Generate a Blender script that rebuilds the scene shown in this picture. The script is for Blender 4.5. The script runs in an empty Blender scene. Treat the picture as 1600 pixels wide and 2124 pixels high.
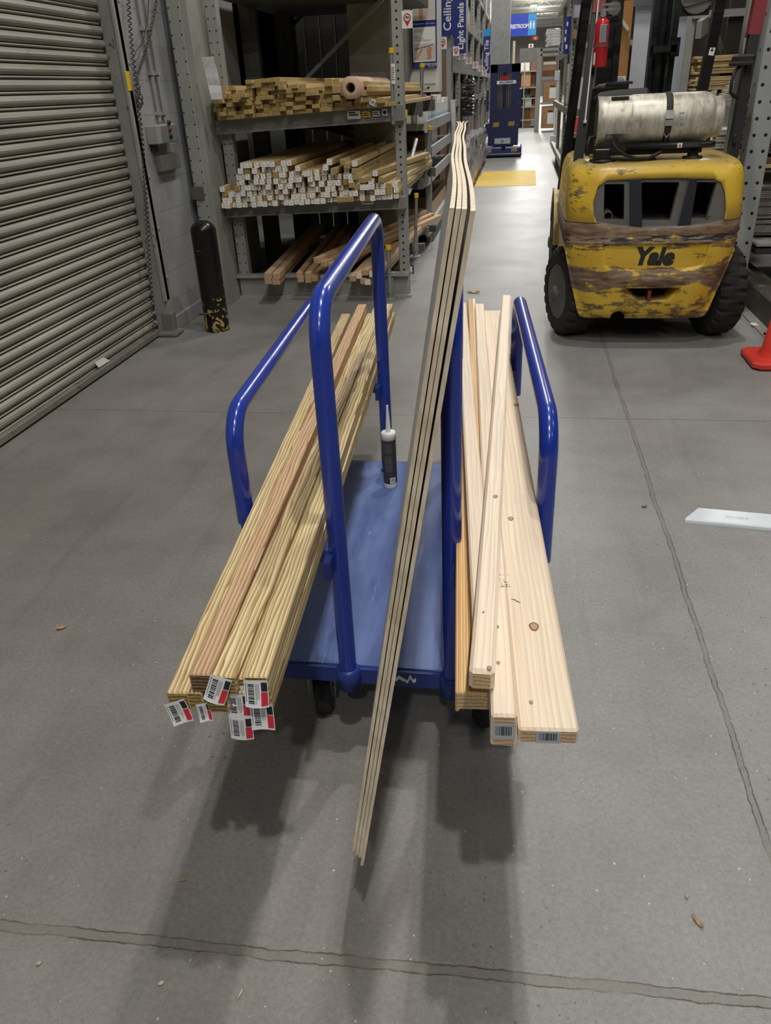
import bpy, math, random
from mathutils import Vector, Matrix
random.seed(7)
sc = bpy.context.scene
COL = sc.collection
V = Vector
PI = math.pi

# ---------------------------------------------------------------- camera
CAMH = 1.5
FP = 1590.0
def _axes():
    d = V((145, -2888, -FP)).normalized(); up = -d
    a = 285.0
    yy = -(up[0]*a - up[2]*FP)/up[1]
    Y = V((a, yy, -FP)).normalized()
    X = Y.cross(up)
    return X, Y, up
AX, AY, AZ = _axes()
CR = Matrix((AX, AY, AZ))                      # camera axes -> world
cam_d = bpy.data.cameras.new('camera'); cam = bpy.data.objects.new('camera', cam_d); COL.objects.link(cam)
cam_d.sensor_fit = 'VERTICAL'; cam_d.sensor_height = 36.0; cam_d.lens = FP/2124*36.0
cam_d.clip_start = 0.05; cam_d.clip_end = 300
mw = CR.to_4x4(); mw.translation = V((0, 0, CAMH)); cam.matrix_world = mw
sc.camera = cam
def _ray(px, py): return CR @ V((px-800, 1062-py, -FP))
def F(px, py, z=0.0):                          # point at height z
    d = _ray(px, py); return V((0, 0, CAMH)) + d*((z-CAMH)/d.z)
def W(px, py, Y):                              # point on the plane y = Y
    d = _ray(px, py); return V((0, 0, CAMH)) + d*(Y/d.y)
def WX(px, py, X):
    d = _ray(px, py); return V((0, 0, CAMH)) + d*(X/d.x)

# ---------------------------------------------------------------- world, lights, exposure
w = bpy.data.worlds.new('world'); sc.world = w; w.use_nodes = True
w.node_tree.nodes['Background'].inputs[0].default_value = (0.93, 0.96, 1.0, 1)
w.node_tree.nodes['Background'].inputs[1].default_value = 0.0
sc.view_settings.view_transform = 'Standard'; sc.view_settings.look = 'None'
sc.view_settings.gamma = 1.0; sc.view_settings.use_curve_mapping = False
sc.view_settings.exposure = 0.0
LAMPZ = 6.1
LAMPX = 0.5
NEAR_P, FAR_P = 102.0, 98.0
def lamp(x, y, p, sx=0.12, sy=0.16, z=LAMPZ, col=(1.0, 0.975, 0.93)):
    l = bpy.data.lights.new('high_bay_light', 'AREA'); l.shape = 'RECTANGLE'; l.size = sx; l.size_y = sy
    l.energy = p; l.color = col
    o = bpy.data.objects.new('high_bay_light', l); COL.objects.link(o); o.location = (x, y, z)
for y_, f_ in ((-7.2, .3), (-4.3, 1.05), (-1.4, 1.2), (1.5, .9), (4.4, .85)): lamp(LAMPX, y_, NEAR_P*f_)
for k in range(6): lamp(LAMPX-0.3, 8.2+3.6*k, FAR_P*(1.0, 1.0, 1.1, 1.1, 1.2, 1.3)[k], 0.5, 0.9)
for k in range(5): lamp(0.3, 31+7*k, 420, 0.8, 0.8)
for k in range(4): lamp(0.3, 66+13*k, 900, 0.8, 0.8)
for k in range(3): lamp(5.2, -3+4.5*k, 34, 0.5, 0.5, col=(1.0, 0.93, 0.84))
lamp(3.6, 14, 260, 0.5, 0.5)
for k in range(5):                            # added fill lamps facing up, to brighten the dark roof deck
    l = bpy.data.lights.new('roof_fill_light', 'AREA'); l.size = 1.2; l.energy = 190; l.color = (1, .97, .9)
    o = bpy.data.objects.new('roof_fill_light', l); COL.objects.link(o); o.location = (1.2, 34+14*k, 5.6); o.rotation_euler = (math.pi, 0, 0)

# ---------------------------------------------------------------- mesh builder
class MB:
    def __init__(s): s.v = []; s.f = []; s.m = []; s.s = []
    def add(s, vs, fs, mi=0, smooth=False):
        b = len(s.v); s.v += [V(p) for p in vs]
        for f in fs: s.f.append([b+i for i in f]); s.m.append(mi); s.s.append(smooth)
        return s
    def hexa(s, p, mi=0):                      # 8 corners: bottom 4 ccw, top 4 ccw
        return s.add(p, [(3,2,1,0),(4,5,6,7),(0,1,5,4),(1,2,6,5),(2,3,7,6),(3,0,4,7)], mi)
    def box(s, x0, x1, y0, y1, z0, z1, mi=0, b=0.0):
        if b <= 0:
            return s.hexa([(x0,y0,z0),(x1,y0,z0),(x1,y1,z0),(x0,y1,z0),(x0,y0,z1),(x1,y0,z1),(x1,y1,z1),(x0,y1,z1)], mi)
        b = min(b, .45*abs(x1-x0), .45*abs(y1-y0), .45*abs(z1-z0))
        def ring(i, z): return [(x0+i,y0,z),(x1-i,y0,z),(x1,y0+i,z),(x1,y1-i,z),(x1-i,y1,z),(x0+i,y1,z),(x0,y1-i,z),(x0,y0+i,z)]
        def inner(z): 
            i = b
            return [(x0+i,y0+i,z),(x1-i,y0+i,z),(x1-i,y0+i,z),(x1-i,y1-i,z),(x1-i,y1-i,z),(x0+i,y1-i,z),(x0+i,y1-i,z),(x0+i,y0+i,z)]
        r = [ring(b, z0+b), ring(b, z1-b)]
        vs = r[0]+r[1]+[(x0+b,y0+b,z0),(x1-b,y0+b,z0),(x1-b,y1-b,z0),(x0+b,y1-b,z0),(x0+b,y0+b,z1),(x1-b,y0+b,z1),(x1-b,y1-b,z1),(x0+b,y1-b,z1)]
        fs = [(i,(i+1)%8,8+(i+1)%8,8+i) for i in range(8)]
        fs += [(19,18,17,16),(20,21,22,23)]
        fs += [(16,17,1,0),(17,18,3,2),(18,19,5,4),(19,16,7,6),(17,2,1),(18,4,3),(19,6,5),(16,0,7)]
        fs += [(8,9,21,20),(10,11,22,21),(12,13,23,22),(14,15,20,23),(9,10,21),(11,12,22),(13,14,23),(15,8,20)]
        return s.add(vs, fs, mi)
    def beam(s, p, q, w, h, mi=0, up=(0,0,1)):  # w sideways, h along up
        p, q = V(p), V(q); d = (q-p).normalized(); u = V(up)
        if abs(d.dot(u)) > .98: u = V((0,1,0))
        sd = d.cross(u).normalized(); u = sd.cross(d).normalized()
        a, b = sd*w/2, u*h/2
        return s.hexa([p-a-b, p+a-b, q+a-b, q-a-b, p-a+b, p+a+b, q+a+b, q-a+b], mi)
    def tube(s, pts, r, n=12, mi=0, caps=True):
        pts = [V(p) for p in pts]; rs = r if isinstance(r, (list,tuple)) else [r]*len(pts)
        vs = []; prev = None
        for i, p in enumerate(pts):
            d = (pts[min(i+1,len(pts)-1)]-pts[max(i-1,0)]).normalized()
            if prev is None:
                u = V((0,0,1)) if abs(d.z) < .9 else V((1,0,0))
            else: u = prev
            u = (u-d*u.dot(d)).normalized(); prev = u; t = d.cross(u)
            vs += [p+(u*math.cos(a)+t*math.sin(a))*rs[i] for a in [2*PI*k/n for k in range(n)]]
        m = len(pts)
        fs = [(i*n+k, i*n+(k+1)%n, (i+1)*n+(k+1)%n, (i+1)*n+k) for i in range(m-1) for k in range(n)]
        s.add(vs, fs, mi, True)
        if caps:
            s.add(vs[:n], [tuple(range(n))[::-1]], mi); s.add(vs[-n:], [tuple(range(n))], mi)
        return s
    def lathe(s, prof, o, ax=(0,0,1), n=24, mi=0, caps=True, smooth=True):   # prof: (r, t along axis)
        ax = V(ax).normalized(); u = ax.orthogonal().normalized(); t = ax.cross(u); o = V(o); vs = []
        for r, h in prof: vs += [o+ax*h+(u*math.cos(2*PI*k/n)+t*math.sin(2*PI*k/n))*r for k in range(n)]
        s.add(vs, [(i*n+k, i*n+(k+1)%n, (i+1)*n+(k+1)%n, (i+1)*n+k) for i in range(len(prof)-1) for k in range(n)], mi, smooth)
        if caps:
            s.add(vs[:n], [tuple(range(n))[::-1]], mi); s.add(vs[-n:], [tuple(range(n))], mi)
        return s
    def prism(s, poly, vec, mi=0, mside=None):   # planar polygon extruded by vec
        n = len(poly); vec = V(vec); p = [V(a) for a in poly]
        s.add(p+[a+vec for a in p], [tuple(range(n))[::-1], tuple(range(n, 2*n))], mi)
        return s.add(p+[a+vec for a in p], [(i,(i+1)%n,n+(i+1)%n,n+i) for i in range(n)], mi if mside is None else mside)
    def quad(s, a, b, c, d, mi=0): return s.add([a,b,c,d], [(0,1,2,3)], mi)
    def disc(s, c, nrm, r, n=10, mi=0):
        nrm = V(nrm).normalized(); u = nrm.orthogonal().normalized(); t = nrm.cross(u)
        return s.add([V(c)+(u*math.cos(2*PI*k/n)+t*math.sin(2*PI*k/n))*r for k in range(n)], [tuple(range(n))], mi)
    def mesh(s, name, mats, off=None):
        me = bpy.data.meshes.new(name)
        vv = s.v if off is None else [p-off for p in s.v]
        me.from_pydata(vv, [], s.f)
        for m in (mats if isinstance(mats, (list,tuple)) else [mats]): me.materials.append(m)
        me.polygons.foreach_set('material_index', s.m); me.polygons.foreach_set('use_smooth', s.s)
        me.update(); return me
    def flip(s): s.f = [f[::-1] for f in s.f]; return s

def obj(name, me, parent=None, loc=None):
    o = bpy.data.objects.new(name, me); COL.objects.link(o)
    if parent: o.parent = parent
    if loc is not None: o.location = loc
    return o
def tag(o, label, cat, group=None):
    o['label'] = label; o['category'] = cat
    if group: o['group'] = group
    return o
def thing(name, label, cat, loc=(0,0,0), rz=0.0, group=None):
    o = bpy.data.objects.new(name, None); COL.objects.link(o); o.empty_display_size = .1
    o.location = loc; o.rotation_euler = (0, 0, rz); return tag(o, label, cat, group)
def part(name, mb, mats, T, label=None, local=False, P=None):
    """world-space builder made a child of T (or of P, a part of T, for a sub-part)"""
    org = V((0,0,0)) if local else V(T.location)
    o = obj(name, mb.mesh(name, mats, org), P or T)
    if label: o['label'] = label
    return o
def single(name, mb, mats, label, cat, group=None, org=None):
    if org is None:
        xs = [p.x for p in mb.v]; ys = [p.y for p in mb.v]; zs = [p.z for p in mb.v]
        org = V(((min(xs)+max(xs))/2, (min(ys)+max(ys))/2, min(zs)))
    o = obj(name, mb.mesh(name, mats, V(org)), None, org)
    return tag(o, label, cat, group)
def struct(name, mb, mats):
    o = obj(name, mb.mesh(name, mats)); o['kind'] = 'structure'; return o
def text_mb(mb, body, size, M, mi=0, align='CENTER', sx=1.0, bold=0.0):
    """lettering as flat faces, placed with matrix M"""
    c = bpy.data.curves.new('t', 'FONT'); c.body = body; c.size = size; c.align_x = align; c.align_y = 'CENTER'; c.offset = bold
    c.resolution_u = 3
    o = bpy.data.objects.new('t', c); COL.objects.link(o)
    me = bpy.data.meshes.new_from_object(o.evaluated_get(bpy.context.evaluated_depsgraph_get()))
    mb.add([M @ V((v.co.x*sx, v.co.y, v.co.z)) for v in me.vertices], [tuple(p.vertices) for p in me.polygons], mi)
    bpy.data.objects.remove(o); bpy.data.meshes.remove(me); bpy.data.curves.remove(c)
    return mb
def facing(o, x=(1,0,0), y=(0,0,1)):           # matrix whose local x,y lie on the given world axes
    x, y = V(x).normalized(), V(y).normalized(); z = x.cross(y)
    M = Matrix((x, y, z)).transposed().to_4x4(); M.translation = V(o); return M
def copy_tree(o, **kw):
    c = o.copy(); COL.objects.link(c)
    for ch in o.children:
        d = ch.copy(); COL.objects.link(d); d.parent = c
        for g in ch.children:
            e = g.copy(); COL.objects.link(e); e.parent = d
    return c
def arc(c, a0, a1, r, u, t, n=6):
    c, u, t = V(c), V(u), V(t)
    return [c+u*math.cos(a0+(a1-a0)*i/n)*r+t*math.sin(a0+(a1-a0)*i/n)*r for i in range(n+1)]
def rrect(x0, x1, z0, z1, r, n=5):             # rounded rectangle outline in 2D
    o = []
    for cx, cz, a in ((x1-r, z0+r, -PI/2), (x1-r, z1-r, 0), (x0+r, z1-r, PI/2), (x0+r, z0+r, PI)):
        o += [(cx+r*math.cos(a+PI/2*i/n), cz+r*math.sin(a+PI/2*i/n)) for i in range(n+1)]
    return o

# ---------------------------------------------------------------- materials
class NT:
    def __init__(s, name):
        s.m = bpy.data.materials.new(name); s.m.use_nodes = True; s.t = s.m.node_tree
        s.b = s.t.nodes['Principled BSDF']
    def n(s, typ, ins=None, **kw):
        nd = s.t.nodes.new('ShaderNode'+typ)
        for k, v in kw.items(): setattr(nd, k, v)
        for k, v in (ins or {}).items(): s.set(nd.inputs[k], v)
        return nd
    def set(s, sock, v):
        if isinstance(v, bpy.types.NodeSocket): s.t.links.new(v, sock)
        elif isinstance(v, bpy.types.Node): s.t.links.new(v.outputs[0], sock)
        elif isinstance(v, (tuple, list)) and len(v) == 3 and sock.type == 'RGBA': sock.default_value = (*v, 1)
        else: sock.default_value = v
    def obj(s): return s.n('TexCoord').outputs['Object']
    def geo(s): return s.n('NewGeometry').outputs['Position']
    def map(s, vec, scale=(1,1,1), loc=(0,0,0)):
        return s.n('Mapping', {'Vector': vec, 'Scale': scale, 'Location': loc}).outputs[0]
    def noise(s, vec, scale, detail=3.0, rough=.5, dist=0.0):
        return s.n('TexNoise', {'Vector': vec, 'Scale': scale, 'Detail': detail, 'Roughness': rough, 'Distortion': dist}).outputs['Fac']
    def ramp(s, fac, *stops, interp='LINEAR'):
        r = s.n('ValToRGB', {'Fac': fac}); e = r.color_ramp.elements; r.color_ramp.interpolation = interp
        while len(e) < len(stops): e.new(.5)
        for el, (p, c) in zip(e, stops):
            el.position = p; el.color = (*c, 1) if isinstance(c, (tuple, list)) else (c, c, c, 1)
        return r.outputs[0]
    def mix(s, fac, a, b):
        nd = s.n('MixRGB'); s.set(nd.inputs[0], fac); s.set(nd.inputs[1], a); s.set(nd.inputs[2], b); return nd.outputs[0]
    def mul(s, a, b): nd = s.n('MixRGB', blend_type='MULTIPLY'); nd.inputs[0].default_value = 1; s.set(nd.inputs[1], a); s.set(nd.inputs[2], b); return nd.outputs[0]
    def math(s, op, a, b=0.0, c=0.0, clamp=False):
        nd = s.n('Math', operation=op, use_clamp=clamp)
        for i, v in enumerate((a, b, c)): s.set(nd.inputs[i], v)
        return nd.outputs[0]
    def sep(s, vec): return s.n('SeparateXYZ', {'Vector': vec}).outputs
    def comb(s, x, y, z): return s.n('CombineXYZ', {'X': x, 'Y': y, 'Z': z}).outputs[0]
    def rnd(s): return s.n('ObjectInfo').outputs['Random']
    def bump(s, h, strength=.3, dist=.01):
        nd = s.n('Bump', {'Height': h, 'Strength': strength, 'Distance': dist}); s.t.links.new(nd.outputs[0], s.b.inputs['Normal'])
    def out(s, col, rough=.5, metal=0.0, spec=.5, **kw):
        s.set(s.b.inputs['Base Color'], col); s.set(s.b.inputs['Roughness'], rough); s.set(s.b.inputs['Metallic'], metal)
        s.set(s.b.inputs['Specular IOR Level'], spec)
        for k, v in kw.items(): s.set(s.b.inputs[k.replace('_', ' ')], v)
        return s.m
def lin(r, g, b):                              # 0-255 display values to linear
    f = lambda c: (c/255/12.92) if c/255 <= .04045 else ((c/255+.055)/1.055)**2.4
    return (f(r), f(g), f(b))
def plain(name, col, rough=.5, metal=0.0, var=.12, scale=9.0, **kw):
    t = NT(name); n = t.noise(t.obj(), scale, 4)
    lo = tuple(c*(1-var) for c in col); hi = tuple(min(1, c*(1+var)) for c in col)
    return t.out(t.ramp(n, (.3, lo), (.7, hi)), rough, metal, **kw)
def worn(name, col, chip, rough=.4, metal=0.0, amount=.36, scale=14.0, stretch=(1,1,1), var=.12, **kw):
    """paint with chips of another colour"""
    t = NT(name); p = t.map(t.obj(), stretch)
    a = t.noise(p, scale, 5, .65); b = t.noise(p, scale*.18, 3)
    m = t.ramp(t.math('MULTIPLY', a, t.math('ADD', b, .5)), (amount-.02, 1.0), (amount+.02, 0.0))
    base = t.ramp(t.noise(t.obj(), 4, 3), (.3, tuple(c*(1-var) for c in col)), (.7, tuple(min(1, c*(1+var)) for c in col)))
    return t.out(t.mix(m, base, chip), t.mix(m, (rough,)*3, (.75,)*3), metal, **kw)
def wood(name, light, dark, rings=26.0, dist=5.0, contrast=.5, rough=.55, knots=True, tint=.14, knotcol=(.16,.07,.03)):
    t = NT(name); o = t.obj(); r = t.rnd()
    sh = t.n('VectorMath', {0: o, 1: t.comb(t.math('MULTIPLY', r, 37.0), t.math('MULTIPLY', r, 91.0), t.math('MULTIPLY', r, 53.0))}, operation='ADD').outputs[0]
    s3 = t.sep(sh); p = t.comb(t.math('ADD', s3[0], t.math('MULTIPLY', s3[2], .7)), t.math('MULTIPLY', s3[1], .07), t.math('MULTIPLY', s3[2], .5))
    kn = t.n('TexVoronoi', {'Vector': t.map(sh, (5.5, 1.1, 5.5)), 'Scale': 1.0, 'Randomness': 1.0})
    kd = kn.outputs['Distance']
    warp = t.ramp(kd, (0.0, 1.0), (.34, 0.0))
    wv = t.n('TexWave', {'Vector': p, 'Scale': rings, 'Distortion': t.math('ADD', dist, t.math('MULTIPLY', warp, 9.0 if knots else 0.0)), 'Detail': 2.0, 'Detail Scale': 1.4, 'Detail Roughness': .55}, bands_direction='X', wave_profile='SAW')
    g = t.ramp(wv.outputs['Fac'], (.18, 0.0), (.80, contrast*.8), (.97, contrast), (1.0, contrast*.3))
    c = t.mix(g, light, dark)
    fine = t.noise(t.map(sh, (220, 3, 220)), 1.0, 2)
    c = t.mul(c, t.ramp(fine, (.3, .88), (.7, 1.04)))
    big = t.noise(t.map(sh, (3, .7, 3)), 1.0, 2)
    c = t.mul(c, t.ramp(big, (.3, (1-tint, 1-tint*1.15, 1-tint*1.4)), (.7, (1.04, 1.03, 1.0))))
    c = t.mul(c, t.ramp(r, (0.0, (.88, .87, .84)), (1.0, (1.05, 1.04, 1.03))))
    if knots: c = t.mix(t.ramp(kd, (.035, .85), (.065, 0.0)), c, knotcol)
    return t.out(c, rough, 0, .3)
def endgrain(name, a, b):
    t = NT(name); o = t.obj(); r = t.rnd()
    sh = t.n('VectorMath', {0: o, 1: t.comb(r, r, r)}, operation='ADD').outputs[0]
    wv = t.n('TexWave', {'Vector': sh, 'Scale': 60.0, 'Distortion': 3.0, 'Detail': 2.0}, wave_type='RINGS')
    return t.out(t.mul(t.mix(wv.outputs['Fac'], a, b), t.ramp(t.noise(sh, 300, 2), (.3, .75), (.7, 1.05))), .75, 0, .2)
# ================================================================ materials used all over
def mat_floor():
    t = NT('polished_concrete'); P = t.geo(); x, y, z = t.sep(P)
    big = t.noise(P, .55, 4, .6); mid = t.noise(P, 3.2, 5, .65); fine = t.noise(P, 90, 3, .6); grit = t.noise(P, 420, 2, .5)
    c = t.ramp(big, (.3, lin(138,136,132)), (.55, lin(150,150,148)), (.75, lin(160,160,158)))
    c = t.mul(c, t.ramp(mid, (.25, .80), (.5, .98), (.75, 1.10)))
    c = t.mul(c, t.ramp(fine, (.3, .86), (.7, 1.10)))
    c = t.mul(c, t.ramp(grit, (.25, .72), (.5, 1.0), (.8, 1.18)))
    v1 = t.n('TexVoronoi', {'Vector': P, 'Scale': 46.0})
    col = t.sep(v1.outputs['Color'])
    rad = t.math('MULTIPLY', col[0], .13)
    spk = t.math('MULTIPLY', t.math('LESS_THAN', v1.outputs['Distance'], rad), t.math('GREATER_THAN', col[1], .62))
    c = t.mix(t.math('MULTIPLY', spk, .75), c, lin(215,212,205))
    v2 = t.n('TexVoronoi', {'Vector': t.map(P, (1,1,1), (3.3,7.7,0)), 'Scale': 60.0}); col2 = t.sep(v2.outputs['Color'])
    pit = t.math('MULTIPLY', t.math('LESS_THAN', v2.outputs['Distance'], t.math('MULTIPLY', col2[0], .24)), t.math('GREATER_THAN', col2[1], .5))
    pit = t.math('MULTIPLY', pit, t.ramp(t.noise(P, 1.7, 2), (.45, 0.0), (.62, 1.0)))
    c = t.mix(t.math('MULTIPLY', pit, .6), c, lin(60,58,55))
    # scuffs drawn out along and across the aisle
    sc1 = t.noise(t.map(P, (9, .7, 1)), 1.0, 4, .7); sc2 = t.noise(t.map(P, (.8, 11, 1)), 1.0, 4, .7)
    nearf = t.ramp(t.math('MULTIPLY', y, .05), (.2, 1.0), (.5, 0.0))
    c = t.mix(nearf, c, t.mul(c, t.ramp(sc1, (.55, 1.0), (.78, .84)))); c = t.mix(nearf, c, t.mul(c, t.ramp(sc2, (.6, 1.0), (.8, .86))))
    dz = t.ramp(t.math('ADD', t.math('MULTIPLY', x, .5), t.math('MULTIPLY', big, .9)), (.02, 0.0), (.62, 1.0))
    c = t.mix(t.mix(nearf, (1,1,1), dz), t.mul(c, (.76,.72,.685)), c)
    # saw-cut joints with ragged filler
    wob = t.math('MULTIPLY', t.math('SUBTRACT', t.noise(P, 3.0, 4, .7), .5), .035)
    rag = t.math('MULTIPLY', t.math('SUBTRACT', t.noise(P, 30.0, 4, .75), .5), .010)
    fade = t.ramp(t.math('MULTIPLY', y, .1), (.3, 1.0), (.9, .45))
    jx = t.math('ABSOLUTE', t.math('ADD', t.math('ADD', t.math('SUBTRACT', x, .605), t.math('MULTIPLY', y, .0055)), t.math('ADD', wob, rag)))
    per = t.math('PINGPONG', t.math('ADD', y, 2.0), 1.4335)
    yy = t.math('ADD', t.math('SUBTRACT', y, .868), t.math('MULTIPLY', t.math('ADD', x, .2), -.03))
    near = t.math('ABSOLUTE', t.math('ADD', yy, t.math('ADD', wob, rag)))
    far = t.math('ABSOLUTE', t.math('ADD', t.math('SUBTRACT', y, 3.735), t.math('MULTIPLY', wob, .4)))
    far2 = t.math('ABSOLUTE', t.math('SUBTRACT', t.math('PINGPONG', t.math('SUBTRACT', y, 3.735), 1.435), 1.435))
    for d, wd, edge in ((jx, .0075, .0016), (near, .0105, .0015)):
        fill = t.math('LESS_THAN', d, wd)
        c = t.mix(t.math('MULTIPLY', fill, .4), c, lin(118,114,102))
        rim = t.math('LESS_THAN', t.math('ABSOLUTE', t.math('SUBTRACT', d, wd)), edge)
        brk = t.ramp(t.noise(P, 7.0, 4, .7), (.36, .15), (.55, 1.0))
        c = t.mix(t.math('MULTIPLY', t.math('MULTIPLY', t.math('MULTIPLY', rim, fade), brk), .75), c, lin(44,42,39))
    c = t.mix(t.math('MULTIPLY', t.math('LESS_THAN', far, .0035), .5), c, lin(50,48,45))
    far3 = t.math('ABSOLUTE', t.math('SUBTRACT', t.math('MODULO', t.math('SUBTRACT', y, 5.6), 2.867), 1.0))
    c = t.mix(t.math('MULTIPLY', t.math('MULTIPLY', t.math('LESS_THAN', far3, .005), t.math('GREATER_THAN', y, 5.7)), .35), c, lin(60,58,55))
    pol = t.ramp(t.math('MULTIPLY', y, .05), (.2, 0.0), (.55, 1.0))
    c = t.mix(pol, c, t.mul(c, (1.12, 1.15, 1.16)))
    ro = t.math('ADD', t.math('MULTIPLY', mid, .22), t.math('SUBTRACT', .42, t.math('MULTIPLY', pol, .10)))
    t.bump(t.math('ADD', fine, t.math('MULTIPLY', grit, .6)), .12, .004)
    return t.out(c, ro, 0, .42)
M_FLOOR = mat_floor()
def mat_block():
    t = NT('painted_block'); P = t.geo(); x, y, z = t.sep(P)
    uv = t.comb(y, z, 0.0)
    b = t.n('TexBrick', {'Vector': uv, 'Scale': 1.0, 'Mortar Size': .004, 'Mortar Smooth': .6, 'Brick Width': .41, 'Row Height': .2032, 'Color1': (1,1,1,1), 'Color2': (.95,.95,.95,1), 'Mortar': (.72,.72,.72,1)})
    c = t.mul(t.ramp(t.noise(P, 3, 4), (.3, lin(140,142,144)), (.7, lin(164,166,167))), b.outputs['Color'])
    c = t.mul(c, t.ramp(t.noise(P, 40, 3), (.3, .92), (.7, 1.04)))
    t.bump(b.outputs['Fac'], -.5, .006)
    return t.out(c, .6, 0, .3)
def mat_slats():
    t = NT('door_enamel'); P = t.geo()
    c = t.ramp(t.noise(t.map(P, (1, .6, 9)), 1.6, 4, .6), (.3, lin(136,132,122)), (.7, lin(163,159,148)))
    dirt = t.noise(t.map(P, (1, .5, 30)), 1.0, 5, .7)
    c = t.mul(c, t.ramp(dirt, (.5, 1.0), (.72, (.78,.73,.66))))
    c = t.mul(c, t.ramp(t.noise(P, 26, 4, .7), (.62, 1.0), (.74, .62)))
    return t.out(c, .48, .1, .4)
G = lin(142,143,140)
M_BLOCK, M_SLAT = mat_block(), mat_slats()
M_RACK = worn('grey_rack_paint', lin(150,150,144), lin(95,88,80), .5, 0, .27, 16)
M_RACKD = worn('dark_rack_paint', lin(88,88,84), lin(60,52,46), .55, 0, .3, 16)
M_HOLE = plain('hole_black', (.008,.008,.008), .9)
M_DARK = plain('dark_grey_steel', lin(48,47,45), .7)  # plain dark grey steel for locks, nuts and straps
M_BLACK = worn('black_paint', lin(26,26,27), lin(95,92,86), .4, 0, .25, 22)
M_BLACKM = plain('matte_black', lin(30,30,31), .6)
M_GALV = worn('galvanised_steel', lin(165,168,170), lin(120,122,124), .38, .6, .4, 30)
M_CHROME = plain('bright_steel', lin(190,188,182), .3, .8)
M_YCAP = plain('yellow_plastic', lin(225,190,30), .45)
M_WHITE = plain('white_card', lin(232,232,228), .6, var=.04)
M_PLASTIC = plain('clear_plastic_pouch', lin(205,206,205), .25, var=.15, scale=40)
M_NAVY = plain('sign_navy', lin(32,44,122), .4, var=.06)
M_BLUE = plain('sign_blue', lin(22,60,190), .4, var=.05)
M_SKYB = plain('sign_light_blue', lin(40,150,225), .4, var=.05)
M_RED = plain('sign_red', lin(190,42,38), .5, var=.06)
M_INK = plain('ink_black', lin(30,30,34), .6, var=.05)
M_GREYINK = plain('ink_grey', lin(120,120,124), .6, var=.05)
M_KRAFT = plain('cardboard', lin(166,126,88), .75)
M_KRAFTD = plain('dark_cardboard', lin(118,84,58), .75)
W_SPR = wood('spruce', lin(247,233,214), lin(226,197,168), 30, 6.0, .5, tint=.07, knotcol=lin(120,84,52))
W_PINE = wood('golden_pine', lin(236,206,150), lin(196,140,80), 60, 2.5, .85, knots=False, tint=.10)
W_TREAT = wood('treated_pine', lin(236,220,176), lin(160,124,78), 36, 8.0, 1.0, tint=.12, knotcol=lin(92,60,36))
W_PINK = wood('pink_treated_pine', lin(230,200,164), lin(172,128,92), 40, 7.0, 1.0, tint=.10)
W_RACK = wood('rack_pine', lin(222,202,154), lin(178,146,98), 24, 5, .5, knots=False, tint=.2)
W_CEDAR = wood('brown_post_pine', lin(234,204,170), lin(188,152,116), 24, 5, .5, knots=False, tint=.2)
E_SPR = endgrain('spruce_end', lin(222,196,158), lin(186,150,110))
E_TREAT = endgrain('treated_end', lin(190,165,100), lin(120,92,52))
E_DARK = endgrain('dark_end', lin(150,118,88), lin(84,62,46))
E_POST = endgrain('post_end', lin(222,190,154), lin(170,134,100))
E_RACK = endgrain('rack_end', lin(204,180,122), lin(150,122,72))

# ================================================================ the setting
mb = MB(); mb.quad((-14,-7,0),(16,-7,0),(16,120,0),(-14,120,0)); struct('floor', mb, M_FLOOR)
t = NT('roof_deck'); P = t.geo(); x, y, z = t.sep(P)
rib = t.n('TexWave', {'Vector': P, 'Scale': 1.05, 'Distortion': 0.0}, bands_direction='Y').outputs['Fac']
M_CEIL = t.out(t.mul(t.ramp(t.noise(P, .3, 3), (.3, lin(176,172,162)), (.7, lin(205,202,192))), t.ramp(rib, (.15, .45), (.5, 1.0))), .5, 0, .3)
mb = MB(); mb.quad((-14,-7,7.4),(-14,120,7.4),(16,120,7.4),(16,-7,7.4)); struct('ceiling', mb, M_CEIL)
M_WALLG = plain('painted_wall', lin(176,176,172), .7)
mb = MB(); mb.box(-14,16,118,118.2,0,7.4); struct('wall_far', mb, M_WALLG)
mb = MB(); mb.box(-2.75,-2.5,5.24,7.6,0,4.5); mb.box(-2.9,-2.62,1.2,5.24,3.3,4.5); mb.box(-2.9,-2.5,-4,1.2,0,4.5); struct('wall_left', mb, M_BLOCK)
# roll-up door: curved interlocking slats
mb = MB(); pitch = .0722; prof = []
for k in range(46):
    z0 = .045+k*pitch
    prof += [(-2.588, z0), (-2.573, z0+.003), (-2.566, z0+.008), (-2.573, z0+.014), (-2.587, z0+.017), (-2.572, z0+.021), (-2.560, z0+.033), (-2.557, z0+.044), (-2.561, z0+.056), (-2.572, z0+.067)]
ya, yb = 1.2, 5.215
vs = [(x, ya, z) for x, z in prof]+[(x, yb, z) for x, z in prof]; n = len(prof)
mb.add(vs, [(i, n+i, n+i+1, i+1) for i in range(n-1)], 0, False)
M_BAR = worn('bar_enamel', lin(118,114,106), lin(70,60,52), .6, 0, .34, 12)
door = struct('door_1', mb, M_SLAT)
mb = MB()
for k in range(44): mb.box(-2.592,-2.564,5.192,5.222,.052+k*pitch,.052+k*pitch+.040)
part('end_lock', mb, M_DARK, door, local=True)
mb = MB(); mb.box(-2.60,-2.535,1.2,5.2,.012,.05,b=.004); mb.box(-2.61,-2.55,1.2,5.2,0.0,.012,1)
part('bottom_bar', mb, [M_BAR, M_BLACKM], door, local=True)
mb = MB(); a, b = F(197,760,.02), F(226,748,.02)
p = [WX(196,752,-2.553), WX(215,741,-2.553), WX(228,748,-2.553), WX(205,763,-2.553)]
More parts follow.
